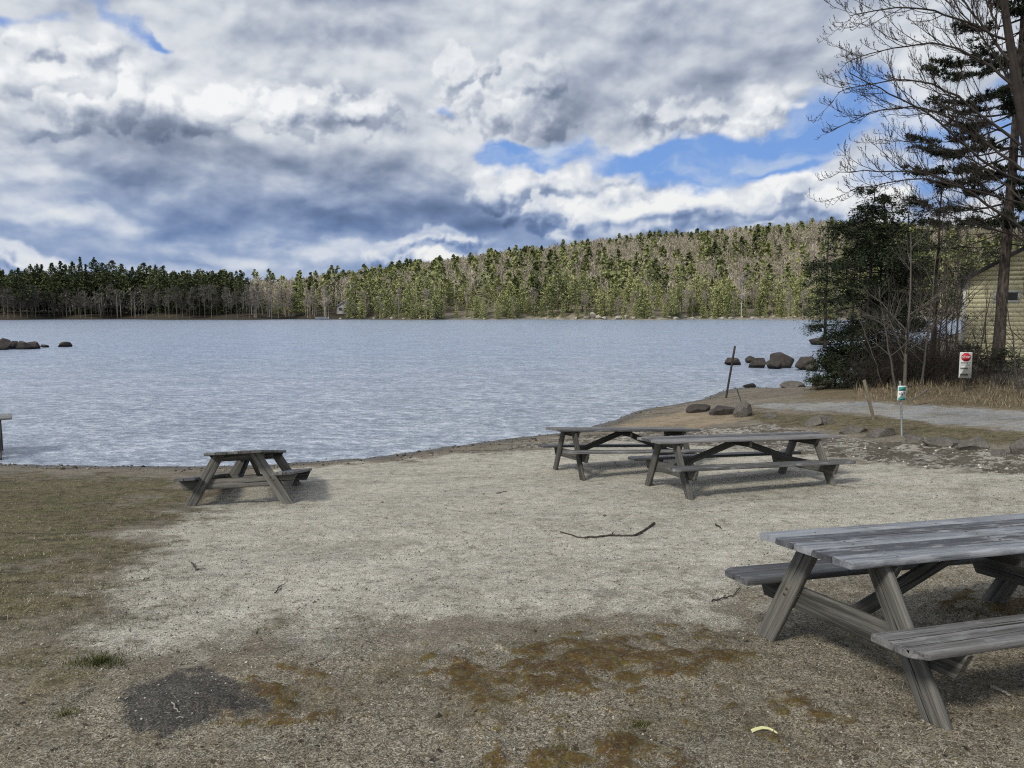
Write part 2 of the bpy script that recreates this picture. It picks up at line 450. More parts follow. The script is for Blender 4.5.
Z_STRIP = [(740, 410), (800, 414), (840, 414), (900, 419), (960, 427), (1030, 433), (1200, 452), (1200, 470), (1030, 448), (950, 440), (880, 434), (820, 430), (760, 424)]
Z_DEBRIS = [(770, 424), (860, 440), (940, 446), (1030, 456), (1200, 470), (1200, 500), (1030, 474), (960, 470), (900, 464), (820, 456), (700, 446), (610, 440), (560, 446), (480, 452), (560, 438), (640, 430), (720, 428)]
Z_TAN = [(600, 430), (640, 420), (690, 411), (760, 418), (720, 424), (680, 430), (620, 436)]
Z_DRY = [(800, 399), (830, 384), (900, 384), (1030, 384), (1300, 380), (1300, 408), (1030, 410), (900, 403), (860, 400)]  # tan ground with dead grass at the right
Z_LITTER = [(-500, 640), (80, 650), (180, 668), (300, 640), (420, 640), (560, 636), (700, 618), (800, 585), (880, 555), (1030, 545), (1400, 560), (1800, 1100), (-900, 1100)]
def masks(x, y, z):
    m = {}
    m['m_grass'] = zone(x, y, Z_GRASS, 1.3, 3.0, 201, 1.0) + .8 * zone(x, y, Z_STRIP, .15, .5, 202)
    m['m_sand'] = zone(x, y, Z_SAND, .8, 1.9, 203, .8)
    m['m_moss'] = sum(zone(x, y, p, .26, 1.25, 204 + i, .20) for i, p in enumerate(Z_MOSS))
    m['m_dark'] = sum(zone(x, y, p, .14, .42, 214 + i, .22) for i, p in enumerate(Z_DARK))
    m['m_road'] = zone(x, y, Z_ROAD, .25, .7, 220)
    m['m_debris'] = zone(x, y, Z_DEBRIS, .2, .7, 221, .5)
    m['m_tan'] = zone(x, y, Z_TAN, .35, .5, 222)
    m['m_dry'] = zone(x, y, Z_DRY, .4, .6, 223)
    m['m_litter'] = zone(x, y, Z_LITTER, .8, 2.2, 224, .7)
    m['m_wet'] = 1 - sstep(z + .02 * fbm(x / .6, y / .6, 3, .5, 225), .02, .075)
    return m
def make_ground_mat():
    def fn(n, b):
        tc = n.new('ShaderNodeTexCoord').outputs['Object']
        A = {k: n.attr(k) for k in ('m_grass', 'm_sand', 'm_moss', 'm_dark', 'm_road', 'm_debris', 'm_tan', 'm_dry', 'm_litter', 'm_wet')}
        n1 = n.noise(tc, 1.9, 6, .68); n2 = n.noise(tc, 9, 5, .65); n3 = n.noise(tc, 60, 4, .7); n4 = n.noise(tc, 230, 2, .7)
        vc = n.voronoi(tc, 150, out='Color'); vv = n.new('ShaderNodeSeparateColor'); n.put(vv.inputs[0], vc); vr = vv.outputs[0]
        vc2 = n.voronoi(tc, 34, out='Color'); v2 = n.new('ShaderNodeSeparateColor'); n.put(v2.inputs[0], vc2); vr2 = v2.outputs[1]
        def edge(m, k=.5, sh=.18):
            """mask broken up by the fine noises"""
            v = n.math('ADD', m, n.math('MULTIPLY', n.math('SUBTRACT', n3, .5), k * 1.4))
            v = n.math('ADD', v, n.math('MULTIPLY', n.math('SUBTRACT', n2, .5), k * 1.6))
            return n.map(v, .5 - sh, .5 + sh)
        # bare dirt
        mixn = n.math('ADD', n.math('MULTIPLY', n3, .5), n.math('MULTIPLY', vr, .5))
        dirt = n.ramp(mixn, [(.15, (.065, .055, .042)), (.5, (.20, .175, .14)), (.8, (.36, .335, .29))])
        c = dirt
        # pale coarse sand
        sn = n.math('ADD', n.math('MULTIPLY', n4, .35), n.math('ADD', n.math('MULTIPLY', vr, .38), n.math('MULTIPLY', n3, .27)))
        sand = n.ramp(sn, [(.20, (.085, .080, .068)), (.40, (.33, .318, .275)), (.58, (.53, .512, .452)), (.85, (.88, .86, .79))])
        sand = n.mix(n.map(n2, .48, .72, 0, .6), sand, n.ramp(sn, [(.25, (.06, .055, .045)), (.7, (.33, .31, .265))]))
        sand = n.mix(n.map(n1, .48, .70, 0, .45), sand, n.ramp(sn, [(.25, (.12, .11, .085)), (.7, (.42, .39, .31))]))
        c = n.mix(edge(A['m_sand'], .6), c, sand)
        tan = n.ramp(sn, [(.2, (.20, .15, .095)), (.5, (.36, .28, .185)), (.9, (.52, .44, .32))])
        c = n.mix(n.math('MULTIPLY', edge(A['m_tan'], .8), .6), c, tan)
        # debris: dark litter banks over pale gravel
        db = n.math('ADD', n2, n.math('MULTIPLY', n.math('SUBTRACT', n1, .5), .8))
        deb = n.mix(n.map(db, .47, .58), n.ramp(sn, [(.2, (.05, .045, .036)), (.8, (.17, .15, .12))]), n.ramp(sn, [(.2, (.20, .19, .17)), (.8, (.50, .49, .45))]))
        c = n.mix(edge(A['m_debris'], .8), c, deb)
        # litter / thin turf in front: brown-grey felt with pale flecks and dark crumbs
        lit = n.ramp(mixn, [(.16, (.030, .025, .018)), (.38, (.128, .110, .082)), (.60, (.28, .254, .20)), (.85, (.57, .54, .46))])
        lit = n.mix(n.map(n.math('ADD', n.math('MULTIPLY', n2, .6), n.math('MULTIPLY', n1, .4)), .50, .58, 0, .8), lit, n.ramp(mixn, [(.3, (.09, .085, .07)), (.7, (.52, .50, .44))]))
        n5 = n.noise(tc, 22, 5, .7)
        lit = n.mix(n.map(n5, .54, .64, 0, .8), lit, n.ramp(mixn, [(.3, (.025, .021, .015)), (.8, (.11, .09, .06))]))
        lit = n.mix(n.map(n.noise(n.mapping(tc, loc=(4, 4, 0)), 60, 2, .5), .64, .70, 0, .85), lit, (.50, .49, .45))
        lit = n.mix(n.map(n1, .45, .62, 0, .6), lit, n.ramp(n3, [(.3, (.075, .060, .030)), (.7, (.17, .14, .085))]))
        c = n.mix(n.math('MULTIPLY', edge(A['m_litter'], 1.1, .4), .9), c, lit)
        gr = n.ramp(mixn, [(.15, (.035, .036, .016)), (.45, (.100, .096, .046)), (.7, (.19, .172, .098)), (.95, (.33, .30, .21))])
        gr = n.mix(n.map(n1, .40, .56, 0, .8), gr, n.ramp(mixn, [(.2, (.06, .047, .030)), (.8, (.27, .225, .155))]))
        gr = n.mix(n.map(n2, .50, .62, 0, .7), gr, n.ramp(mixn, [(.2, (.02, .02, .012)), (.8, (.10, .09, .055))]))
        c = n.mix(edge(A['m_grass'], .8, .3), c, gr)
        mo = n.ramp(n.math('ADD', n.math('MULTIPLY', n3, .6), n.math('MULTIPLY', n2, .4)), [(.32, (.018, .012, .006)), (.45, (.080, .040, .015)), (.54, (.11, .078, .020)), (.70, (.17, .15, .050))])
        mb = n.math('MULTIPLY', edge(A['m_moss'], 1.5, .22), n.map(n5, .64, .50, .15, .95)); c = n.mix(mb, c, mo)
        dk = n.ramp(mixn, [(.2, (.020, .019, .018)), (.6, (.075, .071, .067)), (.9, (.24, .23, .21))])
        c = n.mix(n.math('MULTIPLY', edge(A['m_dark'], .7, .25), .95), c, dk)
        rd = n.ramp(sn, [(.22, (.11, .115, .12)), (.45, (.26, .27, .285)), (.85, (.52, .53, .54))])
        rd = n.mix(n.map(n1, .42, .62, 0, .75), rd, n.ramp(sn, [(.25, (.13, .12, .10)), (.7, (.36, .34, .30))]))
        c = n.mix(edge(A['m_road'], .35), c, rd)
        dry = n.ramp(mixn, [(.15, (.05, .04, .025)), (.5, (.17, .135, .085)), (.85, (.34, .28, .19))])
        c = n.mix(edge(A['m_dry'], .6), c, dry)
        c = n.mix(n.math('MULTIPLY', A['m_wet'], .8), c, n.mix(.5, c, (.035, .028, .020), 'MULTIPLY'))
        c = n.mix(n.math('MULTIPLY', A['m_wet'], .45), c, (.06, .05, .04))
        # broad mottling: scuffs, damp spots and wrack lines at every scale
        mt = n.math('ADD', n.math('MULTIPLY', n.noise(n.mapping(tc, loc=(9, 2, 0), scale=(1, 1.8, 1)), .8, 7, .72), .55), n.math('MULTIPLY', n.noise(n.mapping(tc, loc=(1, 5, 0)), 6, 5, .72), .45))
        c = n.mix(1, c, n.ramp(mt, [(.34, (.52, .51, .49)), (.46, (.88, .88, .87)), (.54, (1.06, 1.06, 1.05)), (.68, (1.36, 1.36, 1.36))]), 'MULTIPLY')
        wr = n.noise(n.mapping(tc, rot=(0, 0, R(-18)), scale=(.5, 3.2, 1)), 1.6, 6, .68)
        wm = n.math('MULTIPLY', n.map(wr, .57, .64), n.math('SUBTRACT', .85, n.math('ADD', A['m_sand'], n.math('ADD', A['m_road'], A['m_litter'])), clamp=True))
        c = n.mix(wm, c, (.045, .038, .03))
        n.put(b.inputs['Roughness'], n.map(A['m_wet'], .2, 1, .9, .35))
        h = n.math('ADD', n.math('MULTIPLY', n3, .9), n.math('ADD', n.math('MULTIPLY', vr, .45), n.math('MULTIPLY', n4, .4)))
        n.put(b.inputs['Normal'], n.bump(h, .8, .012))
        return c
    return mat("beach_ground", fn, .9, .2)
def make_ground():
    ys = [-14., -9, -6, -3.5, -1.5, 0, 1., 1.6]; y = 1.8
    while y < 75: ys.append(y); y *= 1.0052
    ys += [80, 88, 100, 120]
    ys = np.array(ys)
    us = np.concatenate([[-7, -5, -3.6, -2.6, -2, -1.6, -1.3, -1.1], np.linspace(-.95, .98, 600), [1.1, 1.3, 1.6, 2, 2.6, 3.6, 5, 7]])
    U, Y = np.meshgrid(us, ys)
    X = U * (np.maximum(Y, 1.6) * .96 + .3)
    Z = gz_raw(X, Y) + gz_noise(X, Y)
    M = masks(X, Y, Z)
    near = 1 - sstep(Y, 8, 14)
    Z = Z + near * (.011 * fbm(X / .09, Y / .09, 3, .6, 131) * (1 - .5 * M['m_sand']) + .016 * fbm(X / .22, Y / .22, 3, .6, 132, True) + .022 * M['m_moss'] * (1 + fbm(X / .06, Y / .06, 2, .5, 133)))
    Z = Z + M['m_debris'] * .07 * fbm(X / .35, Y / .35, 4, .6, 141) - .02 * M['m_road'] + .02 * M['m_grass'] * fbm(X / .12, Y / .12, 3, .6, 143)
    global GRID; GRID = (ys, us, M)
    nr, nc = X.shape; idx = np.arange(nr * nc).reshape(nr, nc)
    q = np.stack([idx[:-1, :-1], idx[:-1, 1:], idx[1:, 1:], idx[1:, :-1]], -1).reshape(-1, 4)
    me = fast_mesh("ground", np.stack([X, Y, Z], -1).reshape(-1, 3), q)
    me.polygons.foreach_set('use_smooth', np.ones(len(q), bool))
    for k, v in M.items():
        a = me.attributes.new(k, 'FLOAT', 'POINT'); a.data.foreach_set('value', np.clip(v, 0, 1).astype(np.float32).ravel())
    o = link("ground", me, make_ground_mat()); tag(o, kind='structure')
make_ground()

def mk(x, y):
    """the ground masks at any points, looked up in the ground sheet"""
    ys, us, M = GRID
    j = np.clip(np.searchsorted(ys, y), 0, len(ys) - 1); u = x / (np.maximum(y, 1.6) * .96 + .3)
    i = np.clip(np.searchsorted(us, u), 0, len(us) - 1)
    return {k: v[j, i] for k, v in M.items()}

# ------------------------------------------------------------------ the lake
def make_water():
    def fn(n, b):
        tc = n.new('ShaderNodeTexCoord').outputs['Object']
        sp = n.new('ShaderNodeSeparateXYZ'); n.put(sp.inputs[0], tc)
        w1 = n.noise(n.mapping(tc, rot=(0, 0, R(8)), scale=(1, 1.2, 1)), 2.6, 5, .62)
        w2 = n.noise(n.mapping(tc, rot=(0, 0, R(-10)), scale=(1, 1.3, 1)), 10.0, 3, .65)
        w3 = n.noise(n.mapping(tc, rot=(0, 0, R(4)), scale=(1, 1.1, 1)), .45, 5, .68)
        gust = n.map(n.noise(n.mapping(tc, rot=(0, 0, R(20)), scale=(1, 3, 1)), .02, 3, .5), .3, .7, .75, 1.15)
        h = n.math('ADD', n.math('MULTIPLY', w1, .13), n.math('ADD', n.math('MULTIPLY', w2, .03), n.math('MULTIPLY', w3, .40)))
        h = n.math('MULTIPLY', h, gust)
        n.put(b.inputs['Normal'], n.bump(h, 1.0, 1.0))
        b.inputs['IOR'].default_value = 1.33
        b.inputs['Specular IOR Level'].default_value = .5
        b.inputs['IOR'].default_value = 1.45
        k = n.math('ADD', n.math('ADD', n.math('MULTIPLY', w1, .55), n.math('MULTIPLY', w2, .35)), n.math('MULTIPLY', w3, .25))
        near = n.ramp(k, [(.48, (.20, .24, .31)), (.57, (.31, .365, .46)), (.66, (.55, .61, .71))])  # sky reflection and ripple glints put into the base colour
        far = n.ramp(k, [(.47, (.18, .24, .35)), (.57, (.28, .355, .50)), (.66, (.46, .54, .70))])
        return n.mix(n.map(sp.outputs[1], 15, 60), near, far)
    m = mat("lake_water", fn, .22, .8)
    ys = np.concatenate([[3, 10], np.linspace(14, 60, 24), np.geomspace(65, 2500, 30)])
    us = np.linspace(-1, 1, 41)
    U, Y = np.meshgrid(us, ys); X = U * (Y * 1.5 + 60)
    nr, nc = X.shape; idx = np.arange(nr * nc).reshape(nr, nc)
    q = np.stack([idx[:-1, :-1], idx[:-1, 1:], idx[1:, 1:], idx[1:, :-1]], -1).reshape(-1, 4)
    me = fast_mesh("water", np.stack([X, Y, X * 0], -1).reshape(-1, 3), q)
    o = link("water", me, m); tag(o, kind='structure')
make_water()

# ------------------------------------------------------------------ far shore and hill
HP = [(-900, 285), (-200, 282), (240, 282), (290, 281), (330, 276), (420, 265), (500, 254), (560, 246), (620, 240), (700, 234), (760, 229), (830, 226), (950, 228), (1100, 238), (1400, 275), (2200, 290)]
def shore_y(u):
    return 216 + 5 * np.sin(u * 23 + 1) + 3 * np.sin(u * 61) + 0 * u
def hill_z(x, y):
    u = x / y
    py = np.interp(512 + u * 784, [p[0] for p in HP], [p[1] for p in HP])
    zh = (308.5 - py) / 781 * 600 + CAMZ - 17
    d = y - shore_y(u)
    s = sstep(d, -60, 384) - sstep(0., -60, 384)
    s = np.clip(s / (1 - sstep(0., -60, 384)), 0, 1)
    z = 1.3 * sstep(d, -1, 9) + np.maximum(d, 0) * .012 + zh * s - .7 * (1 - sstep(d, -14, 1))
    z = z + sstep(d, 6, 60) * 5 * fbm(x / 90, y / 90, 4, .5, 301)
    return np.where(y > 620, z * np.exp(-(y - 620) / 900), z)
def make_hill():
    ys = np.concatenate([np.linspace(196, 240, 50), np.linspace(242, 640, 70), np.geomspace(660, 3800, 20)])
    us = np.linspace(-2.2, 2.2, 420)
    U, Y = np.meshgrid(us, ys); X = U * Y; Z = hill_z(X, Y)
    nr, nc = X.shape; idx = np.arange(nr * nc).reshape(nr, nc)
    q = np.stack([idx[:-1, :-1], idx[:-1, 1:], idx[1:, 1:], idx[1:, :-1]], -1).reshape(-1, 4)
    me = fast_mesh("hill", np.stack([X, Y, Z], -1).reshape(-1, 3), q)
    me.polygons.foreach_set('use_smooth', np.ones(len(q), bool))
    def fn(n, b):
        tc = n.new('ShaderNodeTexCoord').outputs['Object']; sp = n.new('ShaderNodeSeparateXYZ'); n.put(sp.inputs[0], tc)
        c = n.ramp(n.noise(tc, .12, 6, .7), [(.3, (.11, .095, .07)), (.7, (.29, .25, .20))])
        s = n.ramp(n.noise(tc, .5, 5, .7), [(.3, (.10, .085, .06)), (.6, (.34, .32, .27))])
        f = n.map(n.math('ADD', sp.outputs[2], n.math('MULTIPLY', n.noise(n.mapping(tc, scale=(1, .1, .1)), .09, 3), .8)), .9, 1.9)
        left = n.map(sp.outputs[0], -55, 10)  # left bank and floor darkened: the wood's cloud shade in the colour
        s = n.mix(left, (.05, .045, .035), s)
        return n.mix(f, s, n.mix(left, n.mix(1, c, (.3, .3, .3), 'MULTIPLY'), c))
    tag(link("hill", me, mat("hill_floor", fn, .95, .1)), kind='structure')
make_hill()
# ------------------------------------------------------------------ weathered wood
def wood_mat(name, dark, light, stain=(.10, .11, .075), stain_amt=.35, rough=.72, spec=.35, axis='X', pale=(.42, .44, .47), pale_amt=.0):
    def fn(n, b):
        tc = n.attr('grain', 'Vector')
        t = n.attr('tint')
        g1 = n.noise(n.mapping(tc, scale=(1.2, 30, 30)), 1.0, 6, .65, .4)
        g2 = n.noise(n.mapping(tc, scale=(5, 210, 210)), 1.0, 3, .6)
        g3 = n.noise(tc, 2.2, 5, .6)
        v = n.math('ADD', n.math('MULTIPLY', g1, .55), n.math('MULTIPLY', g2, .45))
        v = n.math('ADD', v, n.math('MULTIPLY', n.math('SUBTRACT', t, .5), .62))
        c = n.ramp(v, [(.24, tuple(x * .45 for x in dark)), (.42, dark), (.62, light), (.85, tuple(min(x * 1.45, .8) for x in light))])
        c = n.mix(n.map(g3, .47, .72, 0, stain_amt), c, stain)
        if pale_amt: c = n.mix(n.math('MULTIPLY', n.map(n.noise(n.mapping(tc, scale=(2.2, 9, 9)), 1.6, 5, .65), .52, .66), pale_amt), c, pale)
        crack = n.map(n.noise(n.mapping(tc, loc=(3, 7, 1), scale=(.9, 60, 60)), 1.0, 3, .5), .30, .36)
        c = n.mix(crack, (.018, .017, .015), c)
        h = n.math('ADD', n.math('MULTIPLY', g2, .5), n.math('ADD', n.math('MULTIPLY', g1, .7), n.math('MULTIPLY', crack, .8)))
        n.put(b.inputs['Normal'], n.bump(h, .7, .004))
        n.put(b.inputs['Roughness'], n.map(g1, .3, .7, rough + .1, rough - .1))
        return c
    return mat(name, fn, rough, spec)
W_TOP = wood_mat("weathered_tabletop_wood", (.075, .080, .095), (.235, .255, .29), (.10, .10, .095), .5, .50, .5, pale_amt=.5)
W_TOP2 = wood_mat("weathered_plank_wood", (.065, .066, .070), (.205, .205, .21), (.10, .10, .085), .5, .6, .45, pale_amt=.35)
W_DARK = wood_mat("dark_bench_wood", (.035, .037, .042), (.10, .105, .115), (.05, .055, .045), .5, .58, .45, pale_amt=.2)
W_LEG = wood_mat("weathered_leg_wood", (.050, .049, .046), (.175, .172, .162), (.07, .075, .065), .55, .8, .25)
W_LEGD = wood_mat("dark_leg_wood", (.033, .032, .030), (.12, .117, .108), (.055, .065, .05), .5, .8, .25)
def flat_mat(name, col, rough=.6, metal=0., spec=.4, var=.25, scale=30):
    def fn(n, b):
        tc = n.new('ShaderNodeTexCoord').outputs['Object']; b.inputs['Metallic'].default_value = metal
        f = n.noise(tc, scale, 5, .65)
        return n.mix(n.map(f, .3, .7), tuple(c * (1 - var) for c in col), tuple(min(1, c * (1 + var)) for c in col))
    return mat(name, fn, rough, spec)
STEEL = flat_mat("rusty_bolt_steel", (.10, .07, .05), .6, .6)

class Wood:
    """boards: subdivided chamfered bars with a grain coordinate and slight wear"""
    def __init__(self): self.v = []; self.f = []; self.g = []; self.t = []; self.n = 0
    def board(self, p0, p1, w, th, up, seed=0, tint=.5, clip=0., nseg=None, cut0=0., cut1=0., ch=.004, corner=None):
        """bar from p0 to p1; w across, th along 'up'; cut = shear of the end along w (slanted end)"""
        rs = np.random.RandomState(seed + 7)
        p0 = np.array(p0, float); p1 = np.array(p1, float); L = np.linalg.norm(p1 - p0); d = (p1 - p0) / L
        up = np.array(up, float); up = unit(up - d * (up @ d)); s = np.cross(up, d)
        nseg = nseg or max(2, int(L / .12))
        xs = np.unique(np.concatenate([[0, .006], np.linspace(.02, L - .02, nseg), [L - .006, L]]))
        if clip: xs = np.unique(np.concatenate([xs, [clip * .5, clip, L - clip, L - clip * .5]]))
        prof = [(-w / 2, -th / 2 + ch), (-w / 2, th / 2 - ch), (-w / 2 + ch, th / 2), (-w / 6, th / 2), (w / 6, th / 2), (w / 2 - ch, th / 2), (w / 2, th / 2 - ch), (w / 2, -th / 2 + ch),
                (w / 2 - ch, -th / 2), (-w / 2 + ch, -th / 2)]
        m = len(prof); V = []; Gc = []
        warp = rs.normal(0, .0012, len(xs)).cumsum() * .5; warp -= np.linspace(warp[0], warp[-1], len(xs))
        cup = rs.uniform(-.0012, .0012)
        wz = rs.normal(0, .0007, (len(xs), m)); ws = rs.normal(0, .0008, (len(xs), m))
        for i, x in enumerate(xs):
            end = 1.0 if .004 < x < L - .004 else 1 - 2 * .0012 / w
            for j, (a, b_) in enumerate(prof):
                aa = a * end; bb = b_ * (1 if end == 1 else 1 - .003 / th) + warp[i] + (cup if abs(a) < w / 4 else 0) * np.sign(b_)
                if clip and corner:
                    for side in corner:
                        if side[1] * aa > 0:
                            e = x if side[0] == 0 else L - x
                            if e < clip:
                                lim = w / 2 - (clip - e) * side[2]
                                aa = math.copysign(min(abs(aa), max(lim, .01)), aa)
                xx = x + (cut0 * a * max(0, 1 - x / L) + cut1 * a * (x / L))
                V.append(p0 + d * xx + s * (aa + ws[i, j]) + up * (bb + wz[i, j])); Gc.append((xx + seed * 3.1, aa + seed * .37, bb + seed * .53))
        k = len(xs); idx = np.arange(k * m).reshape(k, m) + self.n; nx = np.roll(idx, -1, 1)
        F = np.stack([idx[:-1], nx[:-1], nx[1:], idx[1:]], -1).reshape(-1, 4)
        caps = []; nb = self.n + len(V)
        for row, rev in ((0, True), (k - 1, False)):
            r = []
            for j in range(m):
                V.append(V[row * m + j]); g = Gc[row * m + j]; Gc.append((g[0] + (g[2] - seed * .53) * 2, seed * .37 + (g[1] - seed * .37) * .25, seed * .53 + (g[2] - seed * .53) * .2)); r.append(nb); nb += 1
            for q in range(1, m - 1, 1):
                t = [r[0], r[q], r[q + 1], r[q + 1]]
                caps.append(t if rev else [t[0], t[2], t[1], t[1]])
        self.f += [F, np.array(caps)]; self.v.append(np.array(V)); self.g.append(np.array(Gc)); self.t.append(np.full(len(V), tint)); self.n += len(V)
    def build(self, name, m, parent):
        me = acc_mesh(name, np.concatenate(self.v), np.concatenate(self.f), np.concatenate(self.t))
        a = me.attributes.new('grain', 'FLOAT_VECTOR', 'POINT'); a.data.foreach_set('vector', np.concatenate(self.g).astype(np.float32).ravel())
        bm = bmesh.new(); bm.from_mesh(me); bmesh.ops.recalc_face_normals(bm, faces=bm.faces); bm.to_mesh(me); bm.free()
        return link(name, me, m, parent)

def picnic_table(loc, yaw, tx, ty, L, W, wf, hb, bo, e, label, seed, topm, benchm, legm, group="wooden picnic tables on the beach", corners=True, short=.01):
    rs = random.Random(seed)
    root = empty("picnic_table", loc)
    # tilt with the ground: down away from the camera by tx, down to the right by ty
    root.rotation_euler = (Matrix.Rotation(R(ty), 3, 'Y') @ Matrix.Rotation(-R(tx), 3, 'X') @ Matrix.Rotation(R(yaw), 3, 'Z')).to_euler()
    tag(root, label, "picnic table", group)
    H = .75; th = .038; nb = 5; gp = .009; bw = (W - (nb - 1) * gp) / nb
    t = Wood()
    tints = [.62, .30, .66, .38, .70] if seed == 1 else [rs.uniform(.3, .7) for _ in range(nb)]
    for i in range(nb):
        y = -W / 2 + bw / 2 + i * (bw + gp); dl = rs.uniform(-.003, .003)
        t.board((-L / 2 + dl, y, H - th / 2), (L / 2 + dl + rs.uniform(-.006, .006), y, H - th / 2 + rs.uniform(-.002, .002)), bw, th, (0, 0, 1), seed * 11 + i, tints[i])
    tp = t.build("tabletop", topm, root)
    if seed == 1:
        for i in range(nb):
            for xx in (-(L / 2 - e - .02), 0, L / 2 - e - .02):
                for q in (-.035, .035):
                    A = Acc(); y = -W / 2 + bw / 2 + i * (bw + gp) + q; x = xx + rs.uniform(-.012, .012)
                    A.tube([(x, y, H - .004), (x, y, H + .0015)], .0055, 7); A.build("nail", STEEL, tp)
    bwid = .142; Lb = L / 2 - short
    for s in (-1, 1):
        b = Wood()
        for k in range(2):
            y = s * (bo - bwid / 2 - k * (bwid + .006))
            cr = None
            if k == 0:
                sg = -s       # side vector = up x d = +Y for d=+X ... outer edge sign
                cr = [(0, s, .8), (1, s, .8)]
            b.board((-Lb, y, hb + .01 - th / 2), (Lb, y, hb + .01 - th / 2), bwid, th, (0, 0, 1), seed * 13 + k + (s + 1) * 3, rs.uniform(.4, .6), clip=.07 if k == 0 and corners else 0., corner=cr)
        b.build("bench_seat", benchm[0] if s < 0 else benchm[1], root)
    lt = .038; lw = .14; yt = .24; xe = L / 2 - e
    for sx in (-1, 1):
        for s in (-1, 1):
            g = Wood(); x = sx * (xe + lt / 2)
            yf = wf / 2 - .075
            slope = (yf - yt) / (H - th)
            p1 = (x, s * yt, H - th - .001); p0 = (x, s * (yf + slope * .05), -.05)
            g.board(p0, p1, lw, lt, (sx, 0, 0), seed * 17 + sx * 3 + s, rs.uniform(.4, .62), cut0=0, cut1=slope * s * sx)
            lg = g.build("leg", legm, root)
            for zz in (hb - .09, hb - .05, H - .08):
                yy = s * (yf + (yt - yf) * zz / (H - th)) + rs.uniform(-.02, .02)
                bo_ = Acc(); bo_.tube([(x + sx * .015, yy, zz), (x + sx * .027, yy, zz)], .009, 6)
                bo_.build("bolt", STEEL, lg)
        g = Wood()     # beam that carries the benches
        x = sx * (xe - lt / 2 - .002); zb = hb + .01 - th - .072
        g.board((x, -bo + .03, zb), (x, bo - .03, zb), .14, lt, (sx, 0, 0), seed * 19 + sx, rs.uniform(.4, .6), cut0=-.5 * sx, cut1=.5 * sx)
        g.build("bench_support", legm, root)
        g = Wood()
        g.board((x, -W / 2 + .03, H - th - .046), (x, W / 2 - .03, H - th - .046), .088, lt, (sx, 0, 0), seed * 23 + sx, .4, cut0=-.6 * sx, cut1=.6 * sx)
        g.build("top_cleat", legm, root)
        g = Wood()
        g.board((sx * (xe - lt - .01), 0, zb + .01), (sx * .07, 0, H - th - .045), .088, .036, (0, 1, 0), seed * 29 + sx, .4)
        g.build("brace", legm, root)
    g = Wood()
    g.board((0, -W / 2 + .04, H - th - .046), (0, W / 2 - .04, H - th - .046), .088, lt, (1, 0, 0), seed * 31, .4)
    g.build("top_cleat", legm, root)
    return root
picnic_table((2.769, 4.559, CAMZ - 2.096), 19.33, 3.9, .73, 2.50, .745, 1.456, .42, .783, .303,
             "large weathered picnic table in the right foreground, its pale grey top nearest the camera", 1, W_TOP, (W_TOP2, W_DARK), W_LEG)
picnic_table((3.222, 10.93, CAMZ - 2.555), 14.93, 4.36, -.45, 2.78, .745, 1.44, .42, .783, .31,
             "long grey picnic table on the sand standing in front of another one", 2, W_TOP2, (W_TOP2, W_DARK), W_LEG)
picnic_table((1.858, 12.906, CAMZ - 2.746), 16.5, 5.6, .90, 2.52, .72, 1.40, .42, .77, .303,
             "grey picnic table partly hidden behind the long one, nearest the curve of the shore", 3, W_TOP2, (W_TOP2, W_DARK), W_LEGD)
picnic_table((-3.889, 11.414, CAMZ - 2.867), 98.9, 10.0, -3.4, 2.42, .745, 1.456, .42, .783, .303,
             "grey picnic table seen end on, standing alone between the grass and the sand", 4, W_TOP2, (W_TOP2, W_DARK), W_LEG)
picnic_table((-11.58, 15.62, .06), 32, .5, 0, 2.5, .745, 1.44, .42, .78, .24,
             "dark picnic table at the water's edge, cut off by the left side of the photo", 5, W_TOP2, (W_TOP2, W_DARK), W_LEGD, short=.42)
# ------------------------------------------------------------------ rocks
def rock_mat(name, a, b_, wet=.0):
    def fn(n, b):
        tc = n.new('ShaderNodeTexCoord').outputs['Object']; ge = n.new('ShaderNodeNewGeometry')
        f1 = n.noise(tc, 3, 6, .65); f2 = n.noise(tc, 24, 4, .7)
        c = n.ramp(n.math('ADD', n.math('MULTIPLY', f1, .6), n.math('MULTIPLY', f2, .4)), [(.3, a), (.7, b_)])
        c = n.mix(n.map(n.noise(tc, 9, 4, .6), .55, .7, 0, .35), c, tuple(x * 1.5 for x in b_))
        if wet:
            sp = n.new('ShaderNodeSeparateXYZ'); n.put(sp.inputs[0], ge.outputs['Position'])
            c = n.mix(n.map(sp.outputs[2], .05, .22), tuple(x * .35 for x in a), c)
        n.put(b.inputs['Normal'], n.bump(n.math('ADD', f1, f2), .7, .04))
        return c
    return mat(name, fn, .85, .3)
ROCK = rock_mat("grey_granite", (.06, .055, .05), (.19, .18, .165)); ROCKD = rock_mat("dark_wet_granite", (.022, .020, .020), (.085, .075, .068), 1.)
ROCKL = rock_mat("pale_granite", (.22, .20, .17), (.52, .49, .43))
